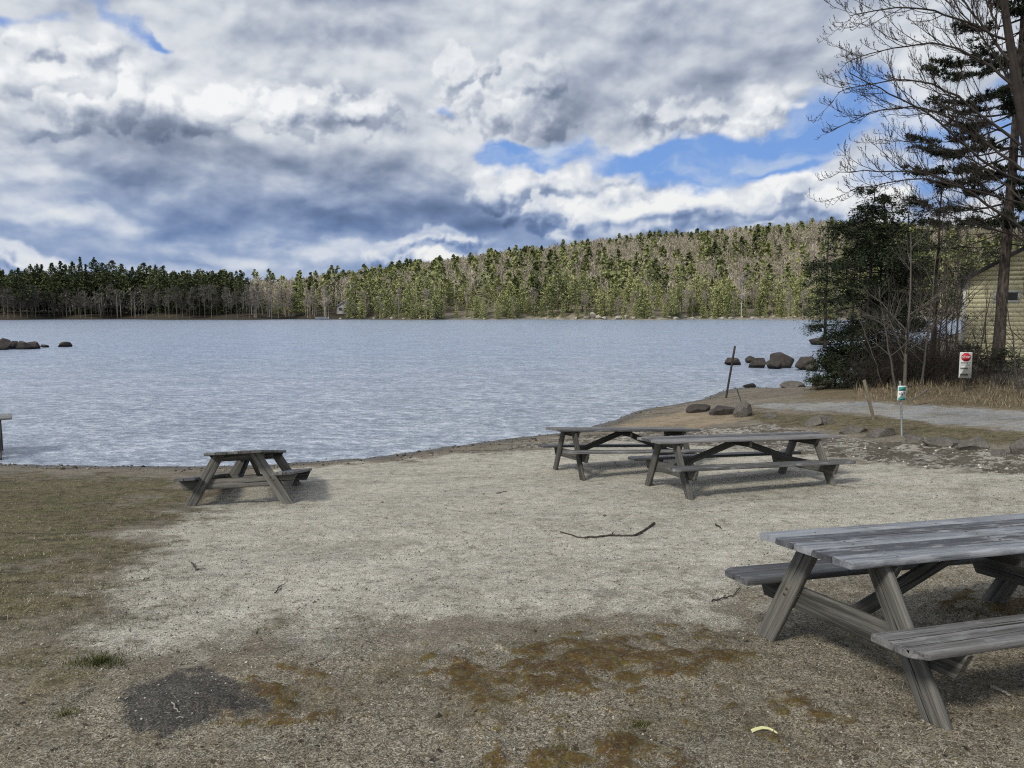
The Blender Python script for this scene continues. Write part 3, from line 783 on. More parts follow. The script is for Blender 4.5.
def rock_mesh(seed, sx, sy, sz, det=4, ang=.35):
    bm = bmesh.new(); bmesh.ops.create_icosphere(bm, subdivisions=det, radius=1)
    rs = np.random.RandomState(seed)
    co = np.array([v.co[:] for v in bm.verts])
    pl = unit(rs.normal(size=(24, 3)) * (1, 1, .8)); off = rs.uniform(.45, .85, 24)
    co *= 1 + .25 * gnoise(co[:, 0] * 1.3 + seed, co[:, 1] * 1.3 + co[:, 2] * 1.7, seed)[:, None]
    for p, o in zip(pl, off):       # planar facets
        d = co @ p; k = d > o
        co[k] -= np.outer(d[k] - o, p) * .97
    co *= 1 + .035 * np.asarray([gnoise(co[:, 0] * 4 + seed, co[:, 1] * 4 + co[:, 2] * 5, seed + 3)]).T
    co *= (sx, sy, sz)
    for v, c in zip(bm.verts, co): v.co = c
    me = bpy.data.meshes.new("rock"); bm.to_mesh(me); bm.free()
    me.shade_smooth()
    me.set_sharp_from_angle(angle=R(17))
    return me
def rock(x, y, z, sx, sy, sz, seed, m, label, cat="rock", group=None, rz=0, det=4, name="rock"):
    o = link(name, rock_mesh(seed, sx, sy, sz, det), m); o.location = (x, y, z); o.rotation_euler = (0, 0, rz)
    return tag(o, label, cat, group)
def rock_px(px0, px1, pytop, pybase, z, seed, m, label, group=None, depth=.8, name="rock", cat="rock", sink=.3):
    """rock standing at height z, as wide and high as between these photo pixels"""
    pc = (px0 + px1) / 2
    if z > .2: pytop = pybase - (pybase - pytop) * .82
    d = ray(pc, pybase); t = (z - CAMZ) / d.z; x, y = d.x * t, d.y * t
    k = y / FPX; w = (px1 - px0) * k / 2; h = (pybase - pytop) * k
    return rock(x, y + w * depth * .5, z + h * (1 - (1 + sink) / 2), w * 1.38, w * depth * 1.2, h * (1 + sink) / 2 * 1.28, seed, m, label, cat, group)
gw = "dark rocks standing in the lake off the right shore"
for i, (a, b_, t, bs, lab) in enumerate([
    (724, 741, 357, 365, "small dark rock alone in the lake beside the thin leaning pole"),
    (745, 757, 357, 363, "small dark rock at the left end of the row off the shore"),
    (749, 767, 356, 368, "dark flat rock second from the left in the row off the shore"),
    (766, 784, 357, 369, "wide dark rock in the middle of the row off the shore"),
    (774, 798, 352, 368, "tallest dark rock of the row in the lake off the shore"),
    (796, 822, 354, 370, "dark rock of the row partly behind the low hemlock boughs"),
    (812, 834, 336, 345, "distant dark rock in the lake just left of the hemlock")]):
    rock_px(a, b_, t, bs, 0, 21 + i, ROCKD, lab, gw)
rock_px(828, 852, 362, 372, 0, 31, ROCKD, "dark rock at the right end of the row, under the hemlock boughs", gw)
rock_px(806, 820, 363, 371, 0, 32, ROCKD, "low dark rock filling the row in front of the hemlock boughs", gw)
gl = "dark rocks running out into the lake at the left edge"
for i, (a, b_, t, bs, lab) in enumerate([
    (-14, 5, 340, 350, "dark rock cut off by the left side of the photo, out in the lake"),
    (4, 15, 341, 349, "dark rock second from the left side of the photo in the lake"),
    (13, 26, 342, 349.5, "low dark rock in the middle of the spit at the left"),
    (24, 38, 341, 349, "rounded dark rock near the end of the spit at the left"),
    (39, 47, 344, 347.5, "smallest dark rock just off the end of the spit at the left"),
    (56, 70, 342.5, 347, "flat dark rock standing apart to the right of the spit")]):
    rock_px(a, b_, t, bs, 0, 41 + i, ROCKD, lab, gl, depth=1.2)
rock_px(782, 808, 380, 390, .06, 55, ROCK, "rounded grey boulder at the water's edge in front of the hemlock")
rock_px(742, 758, 384, 387.5, 0, 56, ROCKD, "low flat rock awash at the tip of the beach")
rock_px(812, 826, 379, 387, .0, 57, ROCKD, "small dark rock awash between the boulder and the hemlock")
rock_px(825, 838, 379, 386, .05, 58, ROCKD, "small wet rock at the foot of the hemlock boughs")
rock_px(686, 713, 404, 413, .25, 59, ROCKD, "flat dark rock half sunk in the beach, leftmost of three")
rock_px(711, 738, 404, 416, .30, 60, ROCKD, "wide dark rock between the flat one and the pointed one")
o = rock_px(733, 754, 400, 419, .33, 61, ROCK, "pointed grey boulder on the beach beside two flat dark rocks")
gb = "low grey rocks edging the grass along the gravel drive"
for i, (a, b_, t, bs, lab) in enumerate([
    (765, 782, 411, 418, "low mossy rock just right of the pointed boulder"),
    (804, 822, 417, 426, "pale rock with a broken edge on the bank behind the long table"),
    (818, 836, 414, 424, "pale flat slab leaning on the bank behind the long table"),
    (842, 868, 421, 433, "grey rock at the foot of the short wooden stake"),
    (866, 898, 422, 437, "mossy dark rock left of the small sign's metal post"),
    (905, 930, 433, 441, "low grey rock just right of the small sign's metal post"),
    (926, 965, 434, 446, "long dark flat rock in the edge of the grass by the drive"),
    (960, 994, 431, 449, "largest purplish grey rock in the edge of the grass by the drive"),
    (1015, 1045, 434, 454, "dark rock at the right side of the photo, below the drive"),
    (992, 1012, 446, 456, "small rock right of the largest one below the drive")]):
    x, y = G((a + b_) / 2, bs - 1)
    rock_px(a, b_, t, bs, gz(x, y), 71 + i, ROCK, lab, gb, depth=.7, sink=.8)

def scatter(name, n, area, size, m, seed, flat=.6, cond=None, det=0):
    """countless small stones in one sheet"""
    rs = np.random.RandomState(seed)
    pts = area(rs, n); x, y = pts[:, 0], pts[:, 1]
    if cond is not None:
        k = cond(x, y, rs); x, y = x[k], y[k]
    n = len(x); z = gz_raw(x, y) + gz_noise(x, y)
    base = unit(np.array([(1, 0, 0), (-.2, 1, .1), (-1, -.1, 0), (.1, -1, 0), (0, .1, 1), (0, 0, -1)], float))
    f0 = np.array([(0, 1, 4), (1, 2, 4), (2, 3, 4), (3, 0, 4), (1, 0, 5), (2, 1, 5), (3, 2, 5), (0, 3, 5)])
    s = rs.uniform(size[0], size[1], n) ** 1 * rs.choice([1, 1, 1, 1.8], n)
    a = rs.uniform(0, 6.28, n); v = base[None] * (1 + rs.uniform(-.3, .3, (n, 6, 1))) * s[:, None, None]
    v[..., 2] *= flat; c, q = np.cos(a)[:, None], np.sin(a)[:, None]
    X = v[..., 0] * c - v[..., 1] * q * .8 + x[:, None]; Y = v[..., 0] * q + v[..., 1] * c * .8 + y[:, None]; Z = v[..., 2] + (z + s * flat * .3)[:, None]
    V = np.stack([X, Y, Z], -1).reshape(-1, 3); F = (f0[None] + np.arange(n)[:, None, None] * 6).reshape(-1, 3)
    F = np.concatenate([F, F[:, 2:]], 1)
    me = acc_mesh(name, V, F, np.repeat(rs.uniform(0, 1, n), 6))
    return tag(link(name, me, m), kind='stuff')
def tint_mat(name, stops, rough=.85, spec=.2, nscale=None, trans=0.):
    def fn(n, b):
        t = n.attr('tint')
        oi = n.new('ShaderNodeObjectInfo')
        t = n.math('ADD', t, n.math('MULTIPLY', n.math('SUBTRACT', oi.outputs['Random'], .5), .3))
        if nscale:
            tc = n.new('ShaderNodeTexCoord').outputs['Object']
            t = n.math('ADD', t, n.math('MULTIPLY', n.math('SUBTRACT', n.noise(tc, nscale, 3, .6), .5), .9))
        return n.ramp(t, stops)
    return mat(name, fn, rough, spec)
def fan(y0, y1, u0, u1):
    def f(rs, n):
        y = np.exp(rs.uniform(np.log(y0), np.log(y1), n)); return np.stack([rs.uniform(u0, u1, n) * y, y], 1)
    return f
PEB = tint_mat("mixed_pebbles", [(0, (.08, .075, .07)), (.4, (.26, .25, .225)), (.8, (.46, .45, .41)), (1, (.66, .65, .61))])
def c_sand(x, y, rs):
    m = mk(x, y); return rs.uniform(0, 1, len(x)) < .06 + m['m_sand'] * .94 + m['m_litter'] * .05
scatter("gravel", 70000, fan(3.0, 11, -.95, .95), (.0025, .0058), PEB, 1, .7, c_sand)
PEBD = tint_mat("bank_stones", [(0, (.04, .037, .033)), (.5, (.17, .16, .14)), (.9, (.34, .33, .30)), (1, (.52, .50, .46))])
def c_deb(x, y, rs):
    m = mk(x, y); return (rs.uniform(0, 1, len(x)) < m['m_debris'] * .9 + .03 * m['m_sand']) & (gz_raw(x, y) > .06)
scatter("stones", 7000, fan(9, 22, -.2, .9), (.007, .022), PEBD, 2, .6, c_deb)
def c_shore(x, y, rs):
    z = gz_raw(x, y); return (z > -.02) & (z < .09)
DPEB = tint_mat("wet_pebbles", [(0, (.015, .013, .012)), (.6, (.09, .08, .07)), (1, (.25, .24, .22))])
scatter("wet_shore_stones", 9000, fan(14, 31, -.8, .45), (.008, .028), DPEB, 3, .6, c_shore)

# ------------------------------------------------------------------ grass, litter and moss
def blades(name, n, area, cond, ln, wd, stand, m, seed):
    rs = np.random.RandomState(seed); p = area(rs, n); x, y = p[:, 0], p[:, 1]
    k = cond(x, y, rs); x, y = x[k], y[k]; n = len(x)
    z = gz_raw(x, y) + gz_noise(x, y); a = rs.uniform(0, 6.28, n); l = rs.uniform(*ln, n)
    e = rs.uniform(stand[0], stand[1], n)
    d = np.stack([np.cos(a) * np.cos(e), np.sin(a) * np.cos(e), np.sin(e)], 1)
    b = np.stack([x, y, z + .002], 1); t = b + d * l[:, None]
    s = np.stack([-np.sin(a), np.cos(a), 0 * a], 1) * (rs.uniform(*wd, n) / 2)[:, None]
    A = Acc(); A.blades(b, t, s, rs.uniform(0, 1, n))
    return tag(A.build(name, m), kind='stuff')
DRYG = tint_mat("dry_grass", [(0, (.05, .042, .025)), (.35, (.15, .125, .075)), (.7, (.28, .245, .17)), (1, (.48, .45, .37))])
GRNG = tint_mat("dull_green_grass", [(0, (.035, .04, .014)), (.5, (.085, .095, .035)), (.8, (.15, .145, .065)), (1, (.27, .24, .15))])
MOSS = tint_mat("orange_moss", [(0, (.03, .016, .008)), (.35, (.10, .048, .015)), (.6, (.135, .090, .020)), (1, (.22, .18, .045))], nscale=4)
LITM = tint_mat("leaf_litter", [(0, (.028, .022, .017)), (.45, (.090, .073, .055)), (.8, (.19, .168, .138)), (1, (.44, .42, .38))])
def c_lit(x, y, rs):
    m = mk(x, y); pch = fbm(x / .35, y / .35, 3, .6, 401)
    return rs.uniform(0, 1, len(x)) < np.clip((m['m_litter'] * (.55 + 1.3 * pch) + .03), 0, 1) * (1 - .9 * np.clip(m['m_dark'], 0, 1)) * (1 - .5 * np.clip(m['m_moss'], 0, 1))
blades("dry_grass_litter", 90000, fan(2.8, 9, -.95, .98), c_lit, (.012, .045), (.0015, .0035), (0, .5), DRYG, 11)
blades("leaf_litter", 42000, fan(2.8, 9, -.95, .98), c_lit, (.004, .014), (.003, .007), (0, .35), LITM, 12)
blades("fallen_leaves", 2600, fan(2.8, 8, -.95, .98), c_lit, (.018, .042), (.012, .022), (0, .4), LITM, 21)
BARKD = tint_mat("dark_twig_bark", [(0, (.02, .017, .014)), (1, (.07, .06, .05))], nscale=20)
blades("twig_crumbs", 5200, fan(2.8, 13, -.95, .98), lambda x, y, rs: (rs.uniform(0, 1, len(x)) < .30 + .7 * np.clip(mk(x, y)['m_litter'], 0, 1)) & (gz_raw(x, y) > .1), (.02, .075), (.002, .006), (0, .2), BARKD, 22)
def c_gr(x, y, rs):
    m = mk(x, y); pch = fbm(x / .5, y / .5, 3, .6, 402)
    return rs.uniform(0, 1, len(x)) < np.clip(m['m_grass'] * (.65 + 1.2 * pch), 0, 1)
blades("grass", 120000, fan(5, 17, -1.0, .85), c_gr, (.015, .055), (.002, .006), (.15, 1.2), GRNG, 13)
blades("dead_grass", 60000, fan(5, 17, -1.0, .85), c_gr, (.02, .07), (.002, .006), (.05, .7), DRYG, 14)
def c_moss(x, y, rs): return rs.uniform(0, 1, len(x)) < np.clip(mk(x, y)['m_moss'], 0, 1) * np.clip(.75 + 1.8 * fbm(x / .12, y / .12, 3, .6, 403), 0, 1)
blades("moss", 110000, fan(3, 6.5, -.55, .75), c_moss, (.006, .020), (.003, .007), (.5, 1.4), MOSS, 15)
DRYD = tint_mat("brown_dead_grass", [(0, (.025, .02, .013)), (.5, (.11, .088, .055)), (.85, (.22, .18, .12)), (1, (.36, .31, .22))])
def c_far(x, y, rs): return rs.uniform(0, 1, len(x)) < mk(x, y)['m_dry'] * np.clip(.6 + 2 * fbm(x / .9, y / .9, 3, .6, 404), 0, 1)
blades("tall_dead_grass", 30000, fan(16, 28, .44, .95), c_far, (.06, .34), (.005, .012), (.2, 1.4), DRYD, 16)
def tuft(px, py, n, spread, h, label, seed):
    x, y = G(px, py); rs = np.random.RandomState(seed); A = Acc()
    a = rs.uniform(0, 6.28, n); r = np.abs(rs.normal(0, spread, n)); X = r * np.cos(a) * 1.5; Y = r * np.sin(a)
    b = np.stack([X, Y, 0 * X - .004], 1); e = rs.uniform(.5, 1.4, n); a2 = rs.uniform(0, 6.28, n); l = rs.uniform(.5, 1, n) * h
    d = np.stack([np.cos(a2) * np.cos(e), np.sin(a2) * np.cos(e), np.sin(e)], 1)
    A.blades(b, b + d * l[:, None], np.stack([-np.sin(a2), np.cos(a2), 0 * a2], 1) * .0022, rs.uniform(.2, .85, n))
    o = A.build("grass_tuft", GRNG); o.location = (x, y, gz(x, y)); tag(o, label, "grass tuft")
tuft(100, 664, 900, .075, .05, "green grass tuft on bare gravel at the lower left", 5)
tuft(66, 716, 260, .04, .03, "tiny yellowish grass tuft in the bottom left corner", 6)
tuft(556, 752, 300, .035, .03, "round olive moss tuft at the bottom edge of the photo", 7)
tuft(640, 724, 300, .04, .03, "green tuft below the large orange moss patch", 8)

# ------------------------------------------------------------------ sticks
BARKD = tint_mat("dark_twig_bark", [(0, (.02, .017, .014)), (1, (.07, .06, .05))], nscale=20)
BARKL = tint_mat("bleached_twig", [(0, (.16, .15, .13)), (1, (.38, .36, .32))], nscale=20)
def stick(pts, rad, label, m, side=(), lift=.012, name="stick", cat="stick", group=None):
    P = []; rs = np.random.RandomState(len(label))
    for px, py in pts:
        x, y = G(px, py); P.append((x, y, gz(x, y) + lift))
    P = np.array(P); t = np.linspace(0, 1, len(P)); tt = np.linspace(0, 1, len(P) * 5)
    Q = np.stack([np.interp(tt, t, P[:, k]) for k in range(3)], 1) + rs.normal(0, .0035, (len(tt), 3)) * (1, 1, .5)
    o0 = Q[0].copy(); A = Acc(); A.tube(Q - o0, np.linspace(rad, rad * .45, len(Q)) * rs.uniform(.85, 1.15, len(Q)), 6)
    for f, dx, dy in side:
        b = Q[int(f * (len(Q) - 1))] - o0
        A.tube([b, b + (dx * .5, dy * .5, .008), b + (dx, dy, .004)], [rad * .6, rad * .45, rad * .25], 5)
    o = A.build(name, m, smooth=True); o.location = o0; tag(o, label, cat, group)
stick([(655, 524), (645, 531), (633, 537), (612, 536), (595, 538), (580, 538), (560, 532)], .013, "long thin curved dark stick lying on the open sand", BARKD, [(.75, -.05, -.10), (.3, .08, .02), (.5, .03, .10)])
stick([(712, 603), (722, 600), (734, 597), (740, 588)], .007, "short dark twig on the sand by the near table's far bench", BARKD, [(.4, .04, .05)])
stick([(192, 563), (196, 572), (205, 570)], .006, "small forked dark twig on the sand below the lone table", BARKD, [(.5, .05, .05), (.3, -.03, .06)])
stick([(275, 594), (280, 588), (286, 584)], .005, "tiny straight dark twig in the middle of the sand", BARKD)
stick([(70, 704), (80, 697), (96, 690), (104, 689)], .005, "bleached thin stick left of the dark charcoal patch", BARKL)
stick([(172, 704), (176, 711), (180, 714)], .004, "short pale stick on the upper part of the dark patch", BARKL)
stick([(176, 719), (186, 718)], .004, "pale stub lying flat on the lower edge of the dark patch", BARKL)
stick([(262, 749), (270, 754), (280, 761)], .003, "fine pale twig in the litter at the bottom, left of centre", BARKL)
stick([(308, 666), (322, 662), (334, 650)], .004, "curved pale twig at the edge where sand meets litter", BARKL)
stick([(992, 689), (1003, 694), (1010, 698)], .012, "stubby whitish stick on the ground below the near bench", BARKL)
stick([(497, 494), (507, 492)], .008, "dark chip of wood lying on the sand", BARKD)
stick([(716, 525), (722, 529)], .010, "dark chip near the stretch of sand behind the near table", BARKD)
YEL = flat_mat("pale_yellow_plastic", (.60, .60, .33), .45, var=.08)
def wrapper():
    x, y = G(762, 731); A = Acc(); rs = np.random.RandomState(3)
    P = np.array([(-.055, 0, .010), (-.03, .004, .016), (0, .006, .020), (.03, .002, .017), (.050, -.008, .010), (.066, -.028, .004)])
    for off, w in ((0, .0035), (-.012, .0025)):
        A2 = P.copy(); A2[:, 1] += off * np.linspace(1, 0, 6)
        v = np.concatenate([A2 + (0, w, 0), A2 - (0, w, .006)]); n = 6
        A.add(v, [[i, i + 1, n + i + 1, n + i] for i in range(n - 1)])
        v2 = v - (0, 0, .0015); A.add(v2, [[i, n + i, n + i + 1, i + 1] for i in range(n - 1)])
    o = A.build("plastic_strip", YEL); o.location = (x, y, gz(x, y) + .004); o.rotation_euler = (0, 0, .1)
    tag(o, "thin pale yellow plastic strip lying in the litter at the bottom", "plastic strip")
wrapper()

# ------------------------------------------------------------------ stakes and signs
STAKE = wood_mat("sun_bleached_stake", (.12, .10, .075), (.30, .27, .21), rough=.85)
def stake(bpx, bpy, tpx, tpy, w, label, z=None, m=None, name="wooden_stake", cat="stake", round_=False, depth=None):
    x, y = G(bpx, bpy)
    if depth: y = depth; x = at(bpx, bpy, y).x
    zb = gz(x, y); top = at(tpx, tpy, y)
    v = np.array(top) - np.array((x, y, zb)); u = unit(v)
    if round_:
        A = Acc(); L = np.linalg.norm(v); k = np.linspace(-.15 / L, 1, 8)
        A.tube(v[None] * k[:, None], w / 2, 8, .5); o = A.build(name, m, smooth=True)
    else:
        W = Wood(); W.board(-u * .15, v, w, .025, (.2, -1, 0), int(bpx), .5, nseg=8); o = W.build(name, m or STAKE, None)
    o.location = (x, y, zb); tag(o, label, cat); return o
stake(874, 420, 864, 380, .07, "flat wooden stake leaning left beside the gravel drive")
stake(741, 402, 737, 389, .03, "very short dark stake behind the pointed boulder", m=W_DARK)
POLEM = flat_mat("dark_rusted_pole", (.045, .035, .03), .7, .3)
stake(726, 398, 735, 346, .07, "thin dark pole leaning right at the edge of the lake", m=POLEM, name="pole", cat="pole", round_=True)
GALV = flat_mat("galvanised_steel", (.20, .22, .225), .6, .2)
WHITE = flat_mat("white_sign_paint", (.72, .75, .76), .5, var=.06); RED = flat_mat("red_sign_paint", (.50, .025, .035), .45, var=.1)
TEAL = flat_mat("teal_sign_paint", (.05, .30, .27), .5, var=.1); BLACK = flat_mat("black_sign_paint", (.02, .02, .022), .5)
def plate(name, w, h, d, m, parent, loc, r=.0, n=6):
    """rounded plate in the X-Z plane, facing -Y"""
    A = Acc(); pts = []
    for cx, cz, a0 in ((w / 2 - r, h / 2 - r, 0), (-w / 2 + r, h / 2 - r, 90), (-w / 2 + r, -h / 2 + r, 180), (w / 2 - r, -h / 2 + r, 270)):
        for k in range(n if r else 1):
            a = R(a0 + 90 * k / max(1, n - 1)); pts.append((cx + r * math.cos(a), cz + r * math.sin(a)))
    k = len(pts); v = [(x, -d / 2, z) for x, z in pts] + [(x, d / 2, z) for x, z in pts]
    f = [[0, i, i + 1, i + 1] for i in range(1, k - 1)] + [[k, k + i + 1, k + i, k + i] for i in range(1, k - 1)] + [[i, k + i, k + (i + 1) % k, (i + 1) % k] for i in range(k)]
    A.add(v, f); o = A.build(name, m, parent); o.location = loc; return o
def text_mesh(txt, size, name, m, parent, loc, bold=.0):
    cu = bpy.data.curves.new(name, 'FONT'); cu.body = txt; cu.size = size; cu.align_x = 'CENTER'; cu.align_y = 'CENTER'; cu.extrude = .001; cu.offset = bold
    tmp = bpy.data.objects.new("tmp_text", cu); COL.objects.link(tmp); bpy.context.view_layer.update()
    me = bpy.data.meshes.new_from_object(tmp.evaluated_get(bpy.context.evaluated_depsgraph_get()))
    bpy.data.objects.remove(tmp); bpy.data.curves.remove(cu); me.materials.clear()
    o = link(name, me, m, parent); o.location = loc; o.rotation_euler = (R(90), 0, 0); return o
def stop_sign():
    Y = 19.4; c = at(965.5, 365.2, Y); k = Y / FPX; w = 11.4 * k; h = 26 * k; zb = gz(c.x, Y)
    r = empty("stop_sign", (c.x, Y, zb), R(-12)); tag(r, "white panel with a red stop octagon above black lettering, on a post by the brush", "sign")
    zc = c.z - zb
    A = Acc(); A.tube([(0, .03, -.3), (0, .03, zc + h / 2 + .06)], .022, 4); A.build("post", POLEM, r)
    p = plate("panel", w, h, .012, WHITE, r, (0, 0, zc), .022)
    A = Acc(); ro = w * .40; pts = [(ro * math.cos(R(22.5 + 45 * i)), ro * math.sin(R(22.5 + 45 * i))) for i in range(8)]
    v = [(x, 0, z) for x, z in pts] + [(x, .006, z) for x, z in pts]
    A.add(v, [[0, i, i + 1, i + 1] for i in range(1, 7)] + [[i, 8 + i, 8 + (i + 1) % 8, (i + 1) % 8] for i in range(8)])
    o = A.build("octagon", RED, p); o.location = (0, -.013, h * .31)
    text_mesh("STOP", w * .26, "lettering", WHITE, p, (0, -.015, h * .31), .001)
    A = Acc(); rs = random.Random(4)
    for row, (zz, hh) in enumerate(((.09, .03), (-.125, .045), (-.365, .052))):
        x = -w * .40
        while x < w * .17:
            ww = rs.uniform(.010, .018)
            for dz in (.6,):
                A.add([(x, 0, h * zz - hh * .5), (x + ww, 0, h * zz - hh * .5), (x + ww, 0, h * zz + hh * dz * .8), (x, 0, h * zz + hh * dz * .8)], [[0, 1, 2, 3]])
            x += ww + .004
        A.add([(w * .30, 0, h * zz), (w * .37, 0, h * zz), (w * .37, 0, h * zz + .018), (w * .30, 0, h * zz + .018)], [[0, 1, 2, 3]])
        for q in range(2):
            zz2 = h * zz - .045 - q * .022; x = -w * .38
            while x < w * .3:
                ww = rs.uniform(.006, .016); A.add([(x, 0, zz2), (x + ww, 0, zz2), (x + ww, 0, zz2 + .006), (x, 0, zz2 + .006)], [[0, 1, 2, 3]]); x += ww + .006
    o = A.build("printed_lines", BLACK, p); o.location = (0, -.0085, 0)
stop_sign()
def trail_sign():
    x, y = G(902.5, 436); zb = gz(x, y); k = y / FPX; top = at(900, 381, y)
    r = empty("trail_sign", (x, y, zb)); tag(r, "small white and teal sign on a thin galvanised post beside the gravel drive", "sign")
    lean = top.x - x; H = top.z - zb
    A = Acc(); A.tube([(0, 0, -.2), (lean * .5, 0, H * .5), (lean, 0, H)], .018, 6, .5); A.build("post", GALV, r)
    w = 8.4 * k; h = 15 * k; zc = H - 12.2 * k - .0
    p = plate("panel", w, h, .008, WHITE, r, (lean * .8 + .01, -.032, zc), .01)
    plate("top_band", w * .86, h * .26, .002, TEAL, p, (0, -.006, h * .30), .006)
    plate("bottom_band", w * .86, h * .17, .002, TEAL, p, (0, -.006, -h * .37), .006)
    A = Acc()
    for s in ([(-.38, -.02), (-.2, -.10), (-.2, .06)], [(.18, .10), (.38, .10), (.28, -.08)], [(-.12, .12), (-.04, .12), (.10, -.14), (.02, -.14)], [(-.16, -.06), (.12, -.06), (.12, -.11), (-.16, -.11)]):
        v = [(a * w, 0, (b_ * .8 - .02) * h) for a, b_ in s]; A.add(v, [[0, 1, 2, 3 if len(v) == 4 else 2]])
    o = A.build("symbols", BLACK, p); o.location = (0, -.0065, 0)
trail_sign()
# ------------------------------------------------------------------ far shore trees
PINE_SUN = tint_mat("sun_tinted_pine_needles", [(0, (.035, .044, .022)), (.35, (.135, .160, .066)), (.65, (.30, .325, .14)), (1, (.50, .51, .26))], .8, .1)  # far shore sunlight put into the needle colour
PINE_SHADE = tint_mat("shade_tinted_pine_needles", [(0, (.018, .025, .013)), (.5, (.055, .072, .034)), (1, (.13, .148, .07))], .8, .1)  # darker copy: cloud shade over the left wood put into the colour
BARE_SUN = tint_mat("sun_tinted_bare_twigs", [(0, (.13, .11, .09)), (.5, (.32, .28, .24)), (1, (.58, .54, .48))], .9, .1)  # paler twig copy carrying the far shore's sunlight in its colour
BARE_SHADE = tint_mat("shade_tinted_grey_twigs", [(0, (.038, .033, .029)), (.5, (.115, .104, .094)), (1, (.25, .235, .21))], .9, .1)  # darker twig copy with the left wood's cloud shade in its colour
BIRCH = tint_mat("pale_birch_bark", [(0, (.32, .30, .26)), (1, (.62, .60, .55))], .9, .1)
TRUNK = tint_mat("far_trunk_bark", [(0, (.05, .042, .035)), (1, (.17, .15, .13))], .9, .1)

def crown_conifer(A, rs, H, base, rmax, kind, nb, card):
    """boughs in rough whorls; each bough a spray of needle clumps"""
    z = base * H; z1 = H * .985; C = []; U = []; S = []; T = []
    while z < z1:
        t = (z - base * H) / (z1 - base * H)
        if kind == 'pine': r = rmax * 1.25 * (1 - t ** 1.5) ** .85 * (.55 + .45 * math.sin(min(1, t * 3 + .35) * 1.57)) * rs.uniform(.55, 1.15)
        elif kind == 'spire': r = rmax * (1 - t) ** .85 * rs.uniform(.75, 1.1)
        else: r = rmax * (1 - t ** 2.6) ** .6 * rs.uniform(.7, 1.1)
        r = max(r, .18)
        for k in range(nb):
            a = rs.uniform(0, 6.283); L = r * rs.uniform(.6, 1.1); n = max(2, int(L / card * 1.7) + 1)
            f = rs.uniform(.15, 1, n) ** .7; up = .18 if kind == 'pine' else (-.28 if kind == 'hemlock' else -.12)
            d = np.array((math.cos(a), math.sin(a), 0)); zz = z + up * L * f + rs.normal(0, .06, n) * card * 2
            p = d[None] * (L * f)[:, None]; p[:, 2] = zz; p[:, :2] += rs.normal(0, .18, (n, 2)) * L * f[:, None]
            out = unit(d[None] + rs.normal(0, .55, (n, 3)) + (0, 0, up * 1.2))
            sd = unit(np.cross(out, rs.normal(0, 1, (n, 3)) * (.7, .7, 1) + (0, 0, .9)))
            C.append(p); U.append(out * card * rs.uniform(.5, 1.1, (n, 1))); S.append(sd * card * rs.uniform(.12, .28, (n, 1)))
            T.append(np.clip(.18 + .5 * f * rs.uniform(.6, 1.3, n) + .18 * t + rs.normal(0, .08, n), 0, 1))  # paler outward and upward: crown light and inner shade put into the tint
        z += H * .016 * (1.35 - .5 * t) * rs.uniform(.6, 1.4)
    p = np.concatenate(C); u = np.concatenate(U); A.blades(p - u * .5, p + u * .5, np.concatenate(S), np.concatenate(T))
def conifer_tree(name, seed, H, kind, nm, tm, base=.14, rmax=None, nb=4, card=.55):
    rs = np.random.RandomState(seed); r = empty(name)
    A = Acc(); z = np.linspace(-.5, H * .96, 6); x = rs.normal(0, .06, 6).cumsum() * .6
    A.tube(np.stack([x, x * .3, z], 1), np.linspace(H * .013, H * .003, 6), 5, .5); A.build("trunk", tm, r)
    C = Acc(); crown_conifer(C, rs, H, base, rmax or H * .19, kind, nb, card); C.build("crown", nm, r)
    return r
def grow(A, rs, p, d, L, rad, depth, spread=.7, up=.12, kids=4, twig=None, sides=3, seg=4, taper=.55, tint=.4):
    """one limb with its side limbs; the last level is twigs"""
    P = [p]; dd = d
    for i in range(seg):
        dd = unit(dd + rs.normal(0, .10, 3) + (0, 0, up * .35)); P.append(P[-1] + dd * L / seg)
    P = np.array(P); A.tube(P, np.linspace(rad, rad * taper, seg + 1), max(3, sides), tint + rs.uniform(-.15, .15), cap=False)
    if depth == 0: return
    for k in range(kids):
        f = rs.uniform(.25, 1.0) if k else 1.0
        q = P[0] + 0; i = f * seg; i0 = min(int(i), seg - 1); q = P[i0] + (P[i0 + 1] - P[i0]) * (i - i0)
        sd = unit(np.cross(dd, rs.normal(0, 1, 3))); nd = unit(dd * (1 - spread * .5) + sd * spread + (0, 0, up))
        grow(A, rs, q, nd, L * rs.uniform(.5, .72), rad * (1 - (1 - taper) * f) * .62, depth - 1, spread, up, kids, twig, sides - 1, max(2, seg - 1), taper, tint)
